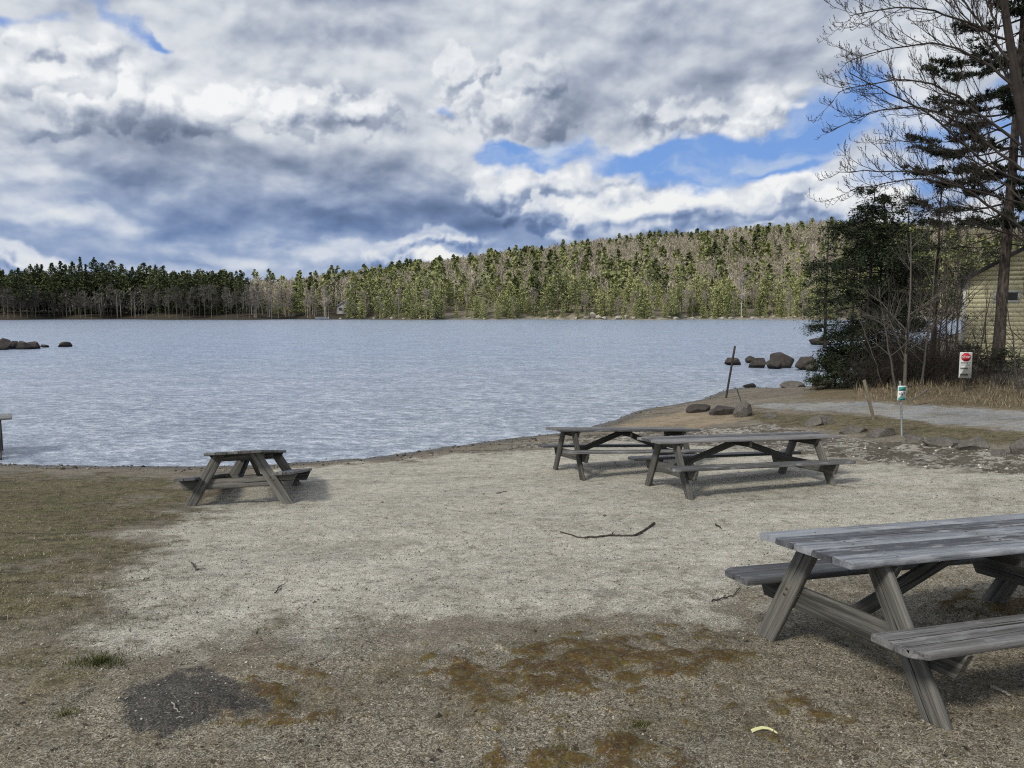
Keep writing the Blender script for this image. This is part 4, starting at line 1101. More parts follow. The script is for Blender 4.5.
def bare_tree(name, seed, H, bm, tm, tw=.035, spread=.55, ntw=900, low=.3):
    rs = np.random.RandomState(seed); r = empty(name)
    A = Acc(); n = 7; z = np.linspace(-.5, H * .86, n); x = rs.normal(0, .09, n).cumsum() * .7; y = rs.normal(0, .09, n).cumsum() * .7; tr = np.stack([x, y, z], 1)
    A.tube(tr, np.linspace(H * .0095, H * .0022, n), 5, .6); A.build("trunk", tm, r)
    B = Acc(); tips = []
    for k in range(int(H * 1.7)):
        f = rs.uniform(low, 1); p = tr[0] + (tr[-1] - tr[0]) * f; p[0] = np.interp(f, np.linspace(0, 1, n), x); p[1] = np.interp(f, np.linspace(0, 1, n), y)
        a = rs.uniform(0, 6.28); d = unit(np.array((math.cos(a), math.sin(a), rs.uniform(.5, 1.4)))); L = H * .23 * (1.15 - f * .75) * rs.uniform(.6, 1.1)
        grow(B, rs, p, d, L, H * .0028, 1, .6, .3, 4, sides=3, seg=3, tint=.35)
    c = np.concatenate(B.v); i = rs.randint(0, len(c), ntw); b = c[i]; d = unit(np.stack([rs.normal(0, 1, ntw), rs.normal(0, 1, ntw), rs.uniform(-.1, 1.6, ntw)], 1))
    l = rs.uniform(.35, .95, ntw)[:, None]; B.blades(b, b + d * l, unit(np.cross(d, rs.normal(0, 1, (ntw, 3)))) * tw, rs.uniform(.2, .75, ntw))
    B.build("branches", bm, r)
    return r
def top_px(px, tab):
    return np.interp(px, [t[0] for t in tab], [t[1] for t in tab])
TOPS_L = [(-300, 268), (-100, 272), (0, 270), (18, 268), (40, 265), (60, 262), (90, 258), (104, 262), (115, 259), (135, 270), (150, 262), (165, 266), (185, 274), (205, 276), (235, 278), (250, 282)]
TOPS_R = [(250, 284), (270, 287), (290, 282), (305, 276), (318, 278), (345, 280), (375, 266), (388, 272), (400, 274), (430, 272), (455, 280), (480, 282), (500, 274), (520, 278), (540, 272), (575, 262), (590, 278), (600, 284), (615, 280), (640, 272), (665, 282), (690, 272), (720, 270), (745, 282), (760, 266), (780, 270), (800, 268), (830, 272), (900, 268), (1100, 266), (1500, 270)]
def plant(tmpl, px, topy, back, label, cat, group, rs, first):
    u = (px - 512) / 784; Y = float(shore_y(u)) + back; X = u * Y; z = float(hill_z(np.array(X), np.array(Y)))
    h = (308.5 - topy) / 781 * Y + CAMZ - z
    o = tmpl if not first.get(tmpl.name) else copy_tree(tmpl)
    first[tmpl.name] = True
    s = h / tmpl['_h']; w = s * rs.uniform(.85, 1.2)
    o.location = (X, Y, z); o.scale = (w, w, s); o.rotation_euler = (0, 0, rs.uniform(0, 6.28)); tag(o, label, cat, group); return o
def far_trees():
    rs = np.random.RandomState(77); used = {}
    def T(f, H, *a, **k):
        o = f(*a, **k); o['_h'] = H; return o
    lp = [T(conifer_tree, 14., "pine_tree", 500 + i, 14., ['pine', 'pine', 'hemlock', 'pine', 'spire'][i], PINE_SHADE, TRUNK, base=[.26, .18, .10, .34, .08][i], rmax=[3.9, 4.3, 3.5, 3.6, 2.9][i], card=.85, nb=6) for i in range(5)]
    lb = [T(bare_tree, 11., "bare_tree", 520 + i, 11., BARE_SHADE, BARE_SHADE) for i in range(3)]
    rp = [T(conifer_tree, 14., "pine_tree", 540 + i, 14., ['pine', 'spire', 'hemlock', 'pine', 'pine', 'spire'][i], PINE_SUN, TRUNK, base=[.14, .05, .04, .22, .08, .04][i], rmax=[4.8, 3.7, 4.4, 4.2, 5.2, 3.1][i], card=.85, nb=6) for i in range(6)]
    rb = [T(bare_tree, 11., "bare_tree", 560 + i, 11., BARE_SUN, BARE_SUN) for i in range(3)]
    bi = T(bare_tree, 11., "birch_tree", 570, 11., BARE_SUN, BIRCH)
    for i in range(62):
        px = -70 + i * 5.15 + rs.uniform(-2, 2); ty = top_px(px, TOPS_L) + abs(rs.normal(0, 7)) * (i % 2) + rs.uniform(-3, 2)
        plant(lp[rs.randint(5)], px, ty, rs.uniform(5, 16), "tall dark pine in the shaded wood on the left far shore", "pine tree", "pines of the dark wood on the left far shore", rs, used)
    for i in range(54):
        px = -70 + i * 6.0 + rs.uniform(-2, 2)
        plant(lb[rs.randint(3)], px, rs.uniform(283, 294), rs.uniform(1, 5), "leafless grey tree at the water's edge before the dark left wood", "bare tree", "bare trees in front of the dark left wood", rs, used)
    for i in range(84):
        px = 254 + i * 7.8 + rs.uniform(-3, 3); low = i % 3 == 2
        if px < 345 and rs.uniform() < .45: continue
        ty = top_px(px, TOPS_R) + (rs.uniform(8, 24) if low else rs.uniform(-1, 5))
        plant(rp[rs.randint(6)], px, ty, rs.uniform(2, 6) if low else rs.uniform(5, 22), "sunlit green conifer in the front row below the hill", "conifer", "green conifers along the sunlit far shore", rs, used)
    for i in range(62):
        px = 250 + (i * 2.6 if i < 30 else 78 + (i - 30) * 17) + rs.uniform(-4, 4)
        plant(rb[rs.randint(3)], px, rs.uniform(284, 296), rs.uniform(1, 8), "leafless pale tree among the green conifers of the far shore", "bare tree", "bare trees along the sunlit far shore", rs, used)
    for i in range(44):
        px = 352 + i * 11.2 + rs.uniform(-5, 5)
        plant(rp[[1, 2, 5][rs.randint(3)]], px, rs.uniform(294, 304), rs.uniform(1, 3.5), "short young conifer low at the water of the sunlit far shore", "conifer", "young conifers at the foot of the far shore", rs, used)
    for i, (px, ty, lab) in enumerate([(325, 284, "white trunked birch left of the pale house on the far shore"), (366, 292, "white trunked birch right of the pale house on the far shore"), (632, 296, "leaning pale birch at the pale rocks of the far shore"), (692, 288, "tall pale birch above the tan bank of the far shore"),
                                  (741, 270, "tallest pale dead trunk standing over the right part of the far shore")]):
        plant(bi, px, ty, 2.5, lab, "birch tree", "white trunked birches on the far shore", rs, used)
    # pale rocks and a small bright bush line at the water
    me = [rock_mesh(900 + i, 1, .8, .7, 2) for i in range(4)]
    spots = [(592, 3.2), (598, 2.6), (605, 2.2), (586, 2.0), (618, 2.6), (626, 2.2), (634, 1.6), (642, 1.3), (650, 1.4), (576, 1.4), (668, 1.6), (676, 2.2), (684, 1.6), (692, 1.4), (700, 1.0), (712, 1.2), (722, 1.5), (731, 1.9), (742, 1.1), (752, 1.6), (763, 1.0), (774, 1.2), (786, 1.0), (795, 1.4), (806, 1.1), (815, 1.2),
             (433, 1.6), (420, 1.0), (404, 1.0), (392, 1.2), (446, 1.0), (470, 1.2), (484, 1.0), (500, 1.0), (520, 1.2), (546, 1.0), (559, 1.1), (352, 1.2), (340, 1.0), (374, 1.0)]
    for px, s in spots:
        u = (px - 512) / 784; Y = float(shore_y(u)) + rs.uniform(0, 2.5); X = u * Y
        o = link("boulder", me[rs.randint(4)], ROCKL); o.location = (X, Y, float(hill_z(np.array(X), np.array(Y))) + s * .15); o.scale = (s * .62, s * .55, s * .55); o.rotation_euler = (0, 0, rs.uniform(0, 6))
        tag(o, "pale granite boulder on the far shore at the water's edge", "boulder", "pale boulders along the far shore")
far_trees()

def far_house():
    u = (348 - 512) / 784; Y = float(shore_y(u)) + 10; X = u * Y; z = float(hill_z(np.array(X), np.array(Y)))
    r = empty("house", (X, Y, z)); tag(r, "small pale grey house among the trees on the far shore", "house")
    W_ = flat_mat("pale_house_paint", (.46, .45, .44), .7, scale=2); D = flat_mat("grey_house_roof", (.22, .22, .24), .8, scale=2); Gl = flat_mat("dark_window_glass", (.05, .06, .07), .3)
    A = Acc(); w, d, h = 2.6, 3, 2.1
    v = [(-w, -d, -.5), (w, -d, -.5), (w, d, -.5), (-w, d, -.5), (-w, -d, h), (w, -d, h), (w, d, h), (-w, d, h), (0, -d, h + 1.3), (0, d, h + 1.3)]
    A.add(v, [[0, 1, 5, 4], [1, 2, 6, 5], [2, 3, 7, 6], [3, 0, 4, 7], [4, 5, 8, 8], [7, 9, 6, 6]]); A.build("wall", W_, r)
    A = Acc()
    for s in (-1, 1):
        a = np.array([(s * (w + .4), -d - .4, h - .22), (0, -d - .4, h + 1.42), (0, d + .4, h + 1.42), (s * (w + .4), d + .4, h - .22)]); A.add(np.concatenate([a, a + (0, 0, .18)]), [[0, 1, 2, 3], [4, 5, 6, 7], [0, 1, 5, 4], [1, 2, 6, 5], [2, 3, 7, 6], [3, 0, 4, 7]])
    A.build("roof", D, r)
    for x in (-1.5, .0, 1.5):
        A = Acc(); A.add([(x - .45, -d - .03, .8), (x + .45, -d - .03, .8), (x + .45, -d - .03, 1.6), (x - .45, -d - .03, 1.6)], [[0, 1, 2, 3]]); A.build("window", Gl, r)
    u = (322 - 512) / 784; Y = float(shore_y(u)) - 1; X = u * Y
    W2 = flat_mat("dull_white_hull_paint", (.40, .41, .41), .6); b = empty("rowing_boat", (X, Y, .12), .1); tag(b, "small white boat pulled up at the far shore left of the house", "boat")
    A = Acc(); xs = np.linspace(-1.8, 1.8, 9); wd = .75 * (1 - np.abs(xs / 2.3) ** 3); V = []
    for x, q in zip(xs, wd): V += [(x, -q, .5), (x, -q * .6, 0), (x, q * .6, 0), (x, q, .5)]
    A.add(V, [[i * 4 + k, i * 4 + k + 1, i * 4 + k + 5, i * 4 + k + 4] for i in range(8) for k in range(3)]); A.build("hull", W2, b)
    A = Acc()
    for x in (-.8, .7): A.add([(x - .12, -.62, .4), (x + .12, -.62, .4), (x + .12, .62, .4), (x - .12, .62, .4)], [[0, 1, 2, 3]])
    A.build("seat", W2, b)
far_house()

def hill_wood():
    """the wood over the hill: thousands of small trees in one mass"""
    rs = np.random.RandomState(9)
    def sprinkle(n, y0, y1, u0, u1):
        y = np.sqrt(rs.uniform(y0 ** 2, y1 ** 2, n)); u = rs.uniform(u0, u1, n); return u * y, y
    # conifers
    def mass(name, x, y, H, RR, nb, card, m, thin, tr=None):
        n = len(x); z = hill_z(x, y); h = H; k = nb
        t = rs.uniform(0, 1, (n, k)) ** (1.15 if thin else .9); a = rs.uniform(0, 6.28, (n, k))
        if thin: r = RR[:, None] * np.sqrt(np.clip(1 - (2 * t - .9) ** 2, .05, 1)) * rs.uniform(.2, 1, (n, k)); zz = h[:, None] * (.35 + .65 * t)
        else: r = RR[:, None] * (1 - t) ** .8 * rs.uniform(.25, 1.05, (n, k)) + .1; zz = h[:, None] * (.10 + .90 * t)
        p = np.stack([x[:, None] + r * np.cos(a), y[:, None] + r * np.sin(a), z[:, None] + zz - .1 * r], -1).reshape(-1, 3)
        N = len(p)
        if thin: d = unit(np.stack([rs.normal(0, .6, N), rs.normal(0, .6, N), rs.uniform(.2, 1.4, N)], 1))
        else: d = unit(np.stack([np.cos(a).ravel(), np.sin(a).ravel(), -.2 + 0 * a.ravel()], 1) + rs.normal(0, .5, (N, 3)))
        c = np.repeat(card, k)[:, None] * rs.uniform(.6, 1.2, (N, 1)); sd = unit(np.cross(d, rs.normal(0, 1, (N, 3)) + (0, 0, .8)))
        tr_ = np.repeat(rs.normal(0, .14, n), k)
        tint = np.clip(.25 + .30 * (r / (RR[:, None] + .1)).ravel() + .22 * t.ravel() + rs.normal(0, .1, N) + tr_, 0, 1)  # light on tops and outer twigs, inner shade, put into the tint
        A = Acc(); A.blades(p - d * c * .5, p + d * c * .5, sd * c * (.07 if thin else .34), tint)
        if tr is not None:
            b = np.stack([x, y, z - .5], 1); q = b + np.stack([rs.normal(0, .3, n), 0 * x, h * .9 + .5], 1)
            A.blades(b, q, np.stack([.10 + 0 * x, 0 * x, 0 * x], 1) * tr, rs.uniform(.5, 1, n))
        return tag(A.build(name, m), kind='stuff')
    BARE_HILL = tint_mat("pinkish_bare_twigs", [(0, (.15, .135, .108)), (.5, (.36, .330, .265)), (1, (.60, .565, .475))], .9, .1)  # twig colour raised to carry the hill's sunlight
    x, y = sprinkle(5600, 232, 620, -.42, .80)
    left = (x / y < -.33); keep = ~(left & (rs.uniform(0, 1, len(x)) < .3)); x, y = x[keep], y[keep]
    n = len(x); H = rs.uniform(7, 11, n)
    mass("bare_hillside_wood", x, y, H, H * .25, 62, .9 + y / 400, BARE_HILL, True, 1.)
    x, y = sprinkle(3600, 236, 612, -.40, .80)
    # evergreens gather in bands: near the shore, along the ridge, and in patches
    pch = fbm(x / 60, y / 45, 3, .6, 701); u = x / y
    pr = .10 + .62 * sstep(pch, -.04, .20) + .38 * (1 - sstep(y, 245, 310)) + .16 * sstep(y, 520, 600)
    pr *= np.where(u < -.24, .35, 1)
    k = rs.uniform(0, 1, len(x)) < pr; x, y = x[k], y[k]; n = len(x); H = rs.uniform(7, 15, n) * (1 - .25 * sstep(y, 360, 600))
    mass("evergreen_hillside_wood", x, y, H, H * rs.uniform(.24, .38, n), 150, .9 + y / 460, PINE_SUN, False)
    # behind the dark left wood
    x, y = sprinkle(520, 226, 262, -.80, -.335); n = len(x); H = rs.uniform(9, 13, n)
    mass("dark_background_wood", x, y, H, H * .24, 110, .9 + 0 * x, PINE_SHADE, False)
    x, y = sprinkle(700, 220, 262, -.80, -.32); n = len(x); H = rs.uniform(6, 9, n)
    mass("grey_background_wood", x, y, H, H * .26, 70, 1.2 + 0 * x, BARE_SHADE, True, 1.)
hill_wood()
# ------------------------------------------------------------------ trees on the right
BARK = tint_mat("grey_brown_bark", [(0, (.018, .015, .014)), (.5, (.045, .039, .036)), (1, (.10, .09, .08))], .9, .15, nscale=8)
BARKG = tint_mat("pale_grey_bark", [(0, (.045, .042, .038)), (1, (.135, .125, .112))], .9, .15, nscale=9)
NEEDLE = tint_mat("dark_hemlock_needles", [(0, (.006, .010, .005)), (.5, (.020, .032, .014)), (1, (.075, .095, .045))], .75, .2)
NEEDLE2 = tint_mat("pine_needles", [(0, (.006, .009, .005)), (.5, (.016, .024, .013)), (1, (.042, .055, .030))], .7, .25)
def bark_mat():
    def fn(n, b):
        tc = n.new('ShaderNodeTexCoord').outputs['Object']
        f = n.noise(n.mapping(tc, scale=(9, 9, 2.2)), 1.6, 6, .7); v = n.voronoi(n.mapping(tc, scale=(1, 1, .28)), 16)
        c = n.ramp(n.math('ADD', n.math('MULTIPLY', f, .6), n.math('MULTIPLY', v, .5)), [(.25, (.016, .014, .013)), (.5, (.045, .038, .034)), (.8, (.11, .094, .084))])
        n.put(b.inputs['Normal'], n.bump(n.math('ADD', v, f), .9, .03)); return c
    return mat("furrowed_pine_bark", fn, .9, .15)
BARKP = bark_mat()
def spray(A, rs, p, d, L, card, dens, droop, tintb=.0, lace=.42):
    """a flat bough of foliage: side shoots left and right carrying needles"""
    n = max(4, int(L * dens)); f = np.sort(rs.uniform(.12, 1, n)); side = unit(np.cross(d, (0, 0, 1.)))
    P = p + d * (L * f)[:, None]; P[:, 2] -= droop * L * f ** 2
    sg = rs.choice([-1, 1], n); w = L * lace * (1 - f * .75) * rs.uniform(.25, 1.1, n)
    for j in range(3):
        g = rs.uniform(0, 1, n); q = P + (side * (sg * w * g)[:, None]) + d * (w * g * .6)[:, None]; q[:, 2] += rs.normal(0, .075, n) * L ** .5 - droop * .5 * w * g
        dd = unit(side * sg[:, None] * .8 + d * .8 + rs.normal(0, .5, (n, 3)) + (0, 0, -.15)); c = card * rs.uniform(.5, 1.25, (n, 1))
        sd = unit(np.cross(dd, np.array((0, 0, 1.)) + rs.normal(0, .45, (n, 3))))
        A.blades(q - dd * c * .5, q + dd * c * .5, sd * c * rs.uniform(.09, .19, (n, 1)), np.clip(.28 + .4 * f * rs.uniform(.4, 1.3, n) + tintb + rs.normal(0, .1, n), 0, 1))  # bough tips tinted as if lit, light put into the needle colour
def hemlock(name, loc, H, rprof, label, cat, seed, nm, bm, card=.11, dens=24, zstep=.14, droop=.16, up=.05, lean=(0, 0), group=None, trunk_r=.09, per=(2, 4), skip=0.):
    rs = np.random.RandomState(seed); r = empty(name, loc); tag(r, label, cat, group)
    A = Acc(); n = 9; z = np.linspace(-.4, H, n); x = np.linspace(0, lean[0], n) + rs.normal(0, .02, n); y = np.linspace(0, lean[1], n)
    A.tube(np.stack([x, y, z], 1), np.linspace(trunk_r, .012, n), 8, .4); A.build("trunk", bm, r, smooth=True)
    C = Acc(); B = Acc(); z = rprof[0][0]
    while z < H * .99:
        for k in range(rs.randint(per[0], per[1] + 1)):
            if rs.uniform() < skip: continue
            a = rs.uniform(0, 6.283); R0 = np.interp(z, [q[0] for q in rprof], [q[1] for q in rprof])
            if len(rprof[0]) > 2: R0 *= 1 + np.interp(z, [q[0] for q in rprof], [q[2] for q in rprof]) * -math.cos(a)   # longer towards the lake
            L = R0 * rs.uniform(.55, 1.12); d = unit(np.array((math.cos(a), math.sin(a), up + rs.normal(0, .20))))
            p = np.array((np.interp(z, [0, H], [0, lean[0]]), np.interp(z, [0, H], [0, lean[1]]), z))
            f = np.linspace(0, 1, 5)[:, None]; P = p + d * L * f; P[:, 2] -= (droop * L * f ** 2)[:, 0]
            B.tube(P, np.linspace(.010 + .008 * L, .003, 5), 3, .3, cap=False)
            spray(C, rs, p, d, L, card, dens, droop)
            for q in range(rs.randint(1, 4)):
                g = rs.uniform(.3, .85); pp = p + d * L * g; pp[2] -= droop * L * g * g; a2 = a + rs.choice([-1, 1]) * rs.uniform(.4, 1.0)
                spray(C, rs, pp, unit(np.array((math.cos(a2), math.sin(a2), rs.normal(0, .15)))), L * (1 - g) * 1.1 + .15, card, dens, droop)
        z += zstep * rs.uniform(.6, 1.4)
    B.build("boughs", bm, r); C.build("crown", nm, r); return r

# the dark hemlock at the point, its low boughs hanging over the water
x0, y0 = 11.2, 24.6
hemlock("hemlock_tree", (x0, y0, gz(x0, y0)), 6.2, [(.25, 1.9, 0), (.9, 1.8, 0), (1.6, 1.5, .05), (2.6, 1.75, .12), (3.6, 1.9, .1), (4.6, 1.55, .05), (5.4, 1.15, 0), (5.9, .75, 0), (6.2, .3, 0)],
        "dense dark hemlock at the point, its low boughs hanging over the water", "hemlock", 11, NEEDLE, BARK, card=.12, dens=36, zstep=.105, skip=.12)
x0, y0 = 12.3, 26.2
hemlock("hemlock_tree", (x0, y0, gz(x0, y0)), 6.3, [(.3, 1.9), (2.0, 1.7), (3.4, 1.6), (4.8, 1.1), (6.3, .2)],
        "second dark hemlock, lower and thinner, behind the bare saplings", "hemlock", 12, NEEDLE, BARK, card=.12, dens=34, zstep=.14)
x0, y0 = 10.55, 25.4
hemlock("fir_shrub", (x0, y0, gz(x0, y0)), 1.5, [(.1, 1.05), (.6, 1.0), (1.1, .7), (1.5, .2)],
        "low spreading evergreen bush reaching out over the water's edge", "evergreen bush", 13, NEEDLE, BARK, card=.10, dens=44, zstep=.09, trunk_r=.04)
x0, y0 = 14.9, 27.6
hemlock("spruce_tree", (x0, y0, gz(x0, y0)), 7.4, [(1.2, 1.0), (3, 1.2), (4.6, 1.0), (6.4, .6), (7.4, .12)],
        "thin ragged evergreen between the hemlocks and the yellow cabin", "spruce", 14, NEEDLE2, BARK, card=.14, dens=15, zstep=.24, skip=.2)

# the tall pine in front of the cabin
def tall_pine():
    Y = 25.5; b = at(997, 372, Y); zb = gz(b.x, Y); rs = np.random.RandomState(31)
    r = empty("pine_tree", (b.x, Y, zb)); tag(r, "tall straight pine with a bare dark trunk in front of the yellow cabin", "pine tree")
    H = 15.5; A = Acc(); n = 26; z = np.linspace(-.3, H, n)
    rad = np.interp(z, [-.3, .3, 1.5, 6, 12, H], [.24, .20, .165, .135, .085, .02]); x = np.interp(z, [0, 4, 9, 15], [0, .05, .16, .2]) + rs.normal(0, .006, n)
    A.tube(np.stack([x, 0 * x, z], 1), rad, 14, .5); A.build("trunk", BARKP, r, smooth=True)
    B = Acc(); C = Acc(); z = 3.7
    while z < H * .98:
        for k in range(rs.randint(2, 5)):
            a = rs.uniform(0, 6.283); t = z / H
            L = np.interp(z, [2.5, 4, 7, 10, 13, 15.5], [1.2, 2.9, 3.0, 2.5, 2.0, .3]) * rs.uniform(.6, 1.12); dead = z < 4.6 or rs.uniform() < .12
            d = unit(np.array((math.cos(a), math.sin(a), rs.uniform(-.05, .3)))); p = np.array((np.interp(z, [0, 15], [0, .2]), 0, z)); f = np.linspace(0, 1, 7)
            P = p + d * (L * f)[:, None]; P[:, 2] -= .16 * L * np.sin(f * 2.6); P += rs.normal(0, .02, (7, 3)) * f[:, None]
            B.tube(P, np.linspace(.035 if not dead else .024, .006, 7), 5, .4, cap=False)
            for q in range(int(4 + L * 4.5)):
                g = rs.uniform(.25, 1); i = g * 6; i0 = min(5, int(i)); pp = P[i0] + (P[i0 + 1] - P[i0]) * (i - i0); a2 = a + rs.normal(0, .8); l2 = rs.uniform(.2, .7) * (1.15 - g * .6)
                d2 = unit(np.array((math.cos(a2), math.sin(a2), rs.uniform(-.15, .35)))); Q = pp + d2 * (np.linspace(0, l2, 4))[:, None]; B.tube(Q, np.linspace(.009, .003, 4), 3, .4, cap=False)
                if dead: continue
                m = rs.randint(3, 6)
                for w in range(m):      # tufts of needles at and near the twig end
                    c = Q[-1] - d2 * w * .13 + rs.normal(0, .03, 3); nn = 26
                    dd = unit(rs.normal(0, .75, (nn, 3)) + d2 * .9 + (0, 0, .25)); l = rs.uniform(.10, .20, (nn, 1))
                    C.blades(np.repeat(c[None], nn, 0), c + dd * l, unit(np.cross(dd, rs.normal(0, 1, (nn, 3)))) * .013, np.clip(rs.normal(.42, .2, nn) + .15 * dd[:, 2], 0, 1))
        z += rs.uniform(.22, .42)
    B.build("branches", BARK, r); C.build("needles", NEEDLE2, r)
tall_pine()

# the bare maple whose trunk stands just outside the right edge
def maple():
    Y = 15.0; bx = at(1052, 300, Y).x; zb = gz(bx, Y); rs = np.random.RandomState(52)
    r = empty("maple_tree", (bx, Y, zb)); tag(r, "bare budding maple reaching in from the right edge over the lake", "maple tree")
    org = np.array((bx, Y, zb))
    def L(px, py, dy=0): return np.array(at(px, py, Y + dy)) - org
    def path(pts, n=14):
        P = np.array(pts); t = np.linspace(0, 1, len(P)); tt = np.linspace(0, 1, n)
        Q = np.stack([np.interp(tt, t, P[:, k]) for k in range(3)], 1)
        for _ in range(3): Q[1:-1] = (Q[:-2] + 2 * Q[1:-1] + Q[2:]) / 4
        return Q
    A = Acc()
    main = path([(0, 0, -.4), L(1050, 330), L(1044, 250), L(1034, 185), L(1026, 140), L(1017, 95), L(1009, 45), L(999, -20), L(990, -90)], 30)
    A.tube(main, np.interp(np.linspace(0, 1, 30), [0, .3, .6, 1], [.16, .11, .070, .025]), 10, .5)
    sec = path([L(1046, 262), L(1034, 150), L(1020, 85), L(1008, 25), L(1000, -40), L(995, -110)], 18)
    A.tube(sec, np.linspace(.075, .025, 18), 9, .5); A.build("trunk", BARK, r, smooth=True)
    B = Acc(); K = Acc()
    def twigs(P, r0, side_len, nside, plane=.55, lvl=0):
        n = len(P); tan = unit(np.gradient(P, axis=0))
        for k in range(nside):
            g = .10 + .9 * (k + rs.uniform(0, 1)) / nside; i = g * (n - 1); i0 = min(n - 2, int(i)); p = P[i0] + (P[i0 + 1] - P[i0]) * (i - i0); t = tan[i0]
            sd = np.array((rs.normal(0, .5), rs.normal(0, plane), rs.choice([-1, 1]) * rs.uniform(.3, 1))); sd = unit(sd - t * (sd @ t))
            d = unit(t * .95 + sd * rs.uniform(.35, .75)); l = side_len * rs.uniform(.45, 1.1) * (1.1 - .55 * g); m = 5
            Q = [p]; dd = d
            for q in range(m): dd = unit(dd + rs.normal(0, .09, 3) + (0, 0, .10)); Q.append(Q[-1] + dd * l / m)
            Q = np.array(Q); rr = max(r0 * (1 - .65 * g) * .52, .0035); B.tube(Q, np.linspace(rr, max(rr * .45, .0026), m + 1), 4 if lvl == 0 else 3, .4, cap=False)
            if lvl < 2: twigs(Q, rr, l * (.42 if lvl == 0 else .38), max(3, int((6 if lvl == 0 else 4) * (l ** .3) + .5)), plane, lvl + 1)
            else:       # short upturned tip with buds
                e = Q[-1] + unit(dd + (0, 0, .9)) * rs.uniform(.04, .09)
                B.tube(np.array([Q[-1], e]), (.0034, .0024), 3, .3, cap=False)
                nn = 3; c = Q[-1] + (e - Q[-1]) * rs.uniform(.1, 1, (nn, 1)); dv = unit(rs.normal(0, 1, (nn, 3)) + (0, 0, 1.2))
                K.blades(c, c + dv * .022, unit(np.cross(dv, rs.normal(0, 1, (nn, 3)))) * .006, rs.uniform(0, .5, nn))
    bough = [
        ([(1016, 88), (985, 62), (940, 40), (890, 48), (845, 62)], 0.4, .036), ([(1005, 40), (960, 18), (915, 6), (870, 10), (848, 16)], -.5, .030),
        ([(1020, 145), (985, 118), (940, 82), (890, 78), (838, 92)], 0.0, .040), ([(1024, 170), (980, 140), (930, 104), (880, 108), (832, 130)], .7, .040),
        ([(1030, 185), (985, 165), (930, 112), (885, 92), (850, 72)], -.6, .034), ([(1038, 240), (990, 205), (940, 172), (890, 172), (836, 172)], .2, .040),
        ([(1034, 205), (985, 195), (930, 176), (880, 184), (850, 190)], -.9, .030), ([(1008, 60), (980, 20), (940, -20), (890, -30)], .2, .034),
        ([(1000, 30), (985, 0), (960, -40)], .5, .03), ([(1040, 215), (1000, 180), (960, 150), (920, 142), (880, 140)], 1.2, .030), ([(1030, 130), (1000, 60), (960, 10), (930, -30)], 1.0, .032),
        ([(1044, 250), (1010, 232), (970, 225), (930, 205), (905, 200)], .8, .030), ([(1020, 85), (1040, 40), (1060, -20)], 0, .04), ([(1034, 150), (1070, 90), (1100, 20)], 0, .05), ([(1050, 260), (1100, 190), (1160, 130)], 0, .06),
        ([(1000, -20), (950, -60), (900, -80)], 0, .03), ([(1046, 262), (1060, 200), (1090, 150)], -1.5, .05)]
    for pts, dy, r0 in bough:
        P = [np.array(at(px, py, Y + dy * i / (len(pts) - 1) * 1.6)) - org for i, (px, py) in enumerate(pts)]
        P = path(P, 16); P += rs.normal(0, .012, P.shape)
        r0 *= .72; B.tube(P, np.linspace(r0, .007, 16), 6, .4, cap=False); twigs(P, r0, 1.2, 19)
    B.build("branches", BARK, r); K.build("buds", tint_mat("reddish_buds", [(0, (.03, .018, .016)), (1, (.09, .045, .035))]), r)
maple()

# bare saplings and brush
def sapling(px, py, Y, H, lean, seed, label, m, r0=.035, kids=9, group="bare saplings on the point", name="bare_sapling", fork=0):
    x = at(px, py, Y).x; z = gz(x, Y); rs = np.random.RandomState(seed); r = empty(name, (x, Y, z)); tag(r, label, "sapling", group)
    A = Acc(); n = 10; t = np.linspace(0, 1, n); P = np.stack([lean * t * H + rs.normal(0, .02, n).cumsum(), rs.normal(0, .02, n).cumsum(), -.15 + t * H], 1)
    A.tube(P, np.linspace(r0, .007, n), 6, .6); A.build("trunk", m, r, smooth=True)
    B = Acc()
    for k in range(kids):
        f = rs.uniform(.18, .97); i = f * (n - 1); i0 = int(i); p = P[i0] + (P[min(i0 + 1, n - 1)] - P[i0]) * (i - i0); a = rs.uniform(0, 6.28)
        grow(B, rs, p, unit(np.array((math.cos(a), math.sin(a) * .7, rs.uniform(.4, 1.1)))), H * .30 * (1.2 - .7 * f), r0 * (1 - .7 * f) * .5, 2, .55, .14, 4, sides=4, seg=5, tint=.45)
    B.build("branches", m, r); return r
sapling(905, 384, 21.5, 4.4, .00, 61, "pale grey forked sapling, tallest in front of the hemlock", BARKG, .055, 14)
sapling(898, 386, 20.8, 2.9, -.22, 62, "bare sapling leaning left in front of the hemlock", BARKG, .032, 9)
sapling(921, 385, 21.5, 3.9, .10, 63, "straight bare sapling just right of the tallest one", BARKG, .035, 10)
sapling(886, 386, 22.6, 2.4, -.35, 64, "thin sapling leaning far left against the dark boughs", BARKG, .022, 8)
sapling(938, 385, 22.5, 4.6, .02, 65, "dark slender sapling between hemlock and cabin", BARK, .035, 12)
sapling(948, 386, 23.5, 5.2, -.03, 66, "tall thin dark sapling left of the cabin corner", BARK, .032, 12)
sapling(926, 388, 24.0, 5.6, .03, 67, "tall bare sapling rising above the second hemlock", BARK, .034, 12)
sapling(975, 388, 21.0, 2.6, .12, 68, "crooked bare sapling in front of the cabin wall", BARK, .024, 9, "bare saplings by the cabin")
sapling(988, 386, 22.5, 2.9, -.12, 69, "bare sapling close to the tall pine trunk", BARK, .022, 9, "bare saplings by the cabin")
sapling(1018, 396, 18.8, 2.7, -.16, 70, "pale arching sapling right of the pine trunk", BARKG, .024, 9, "bare saplings by the cabin")
sapling(1040, 396, 19.5, 3.4, -.10, 71, "bare sapling at the right edge beyond the pine", BARK, .03, 10, "bare saplings by the cabin")
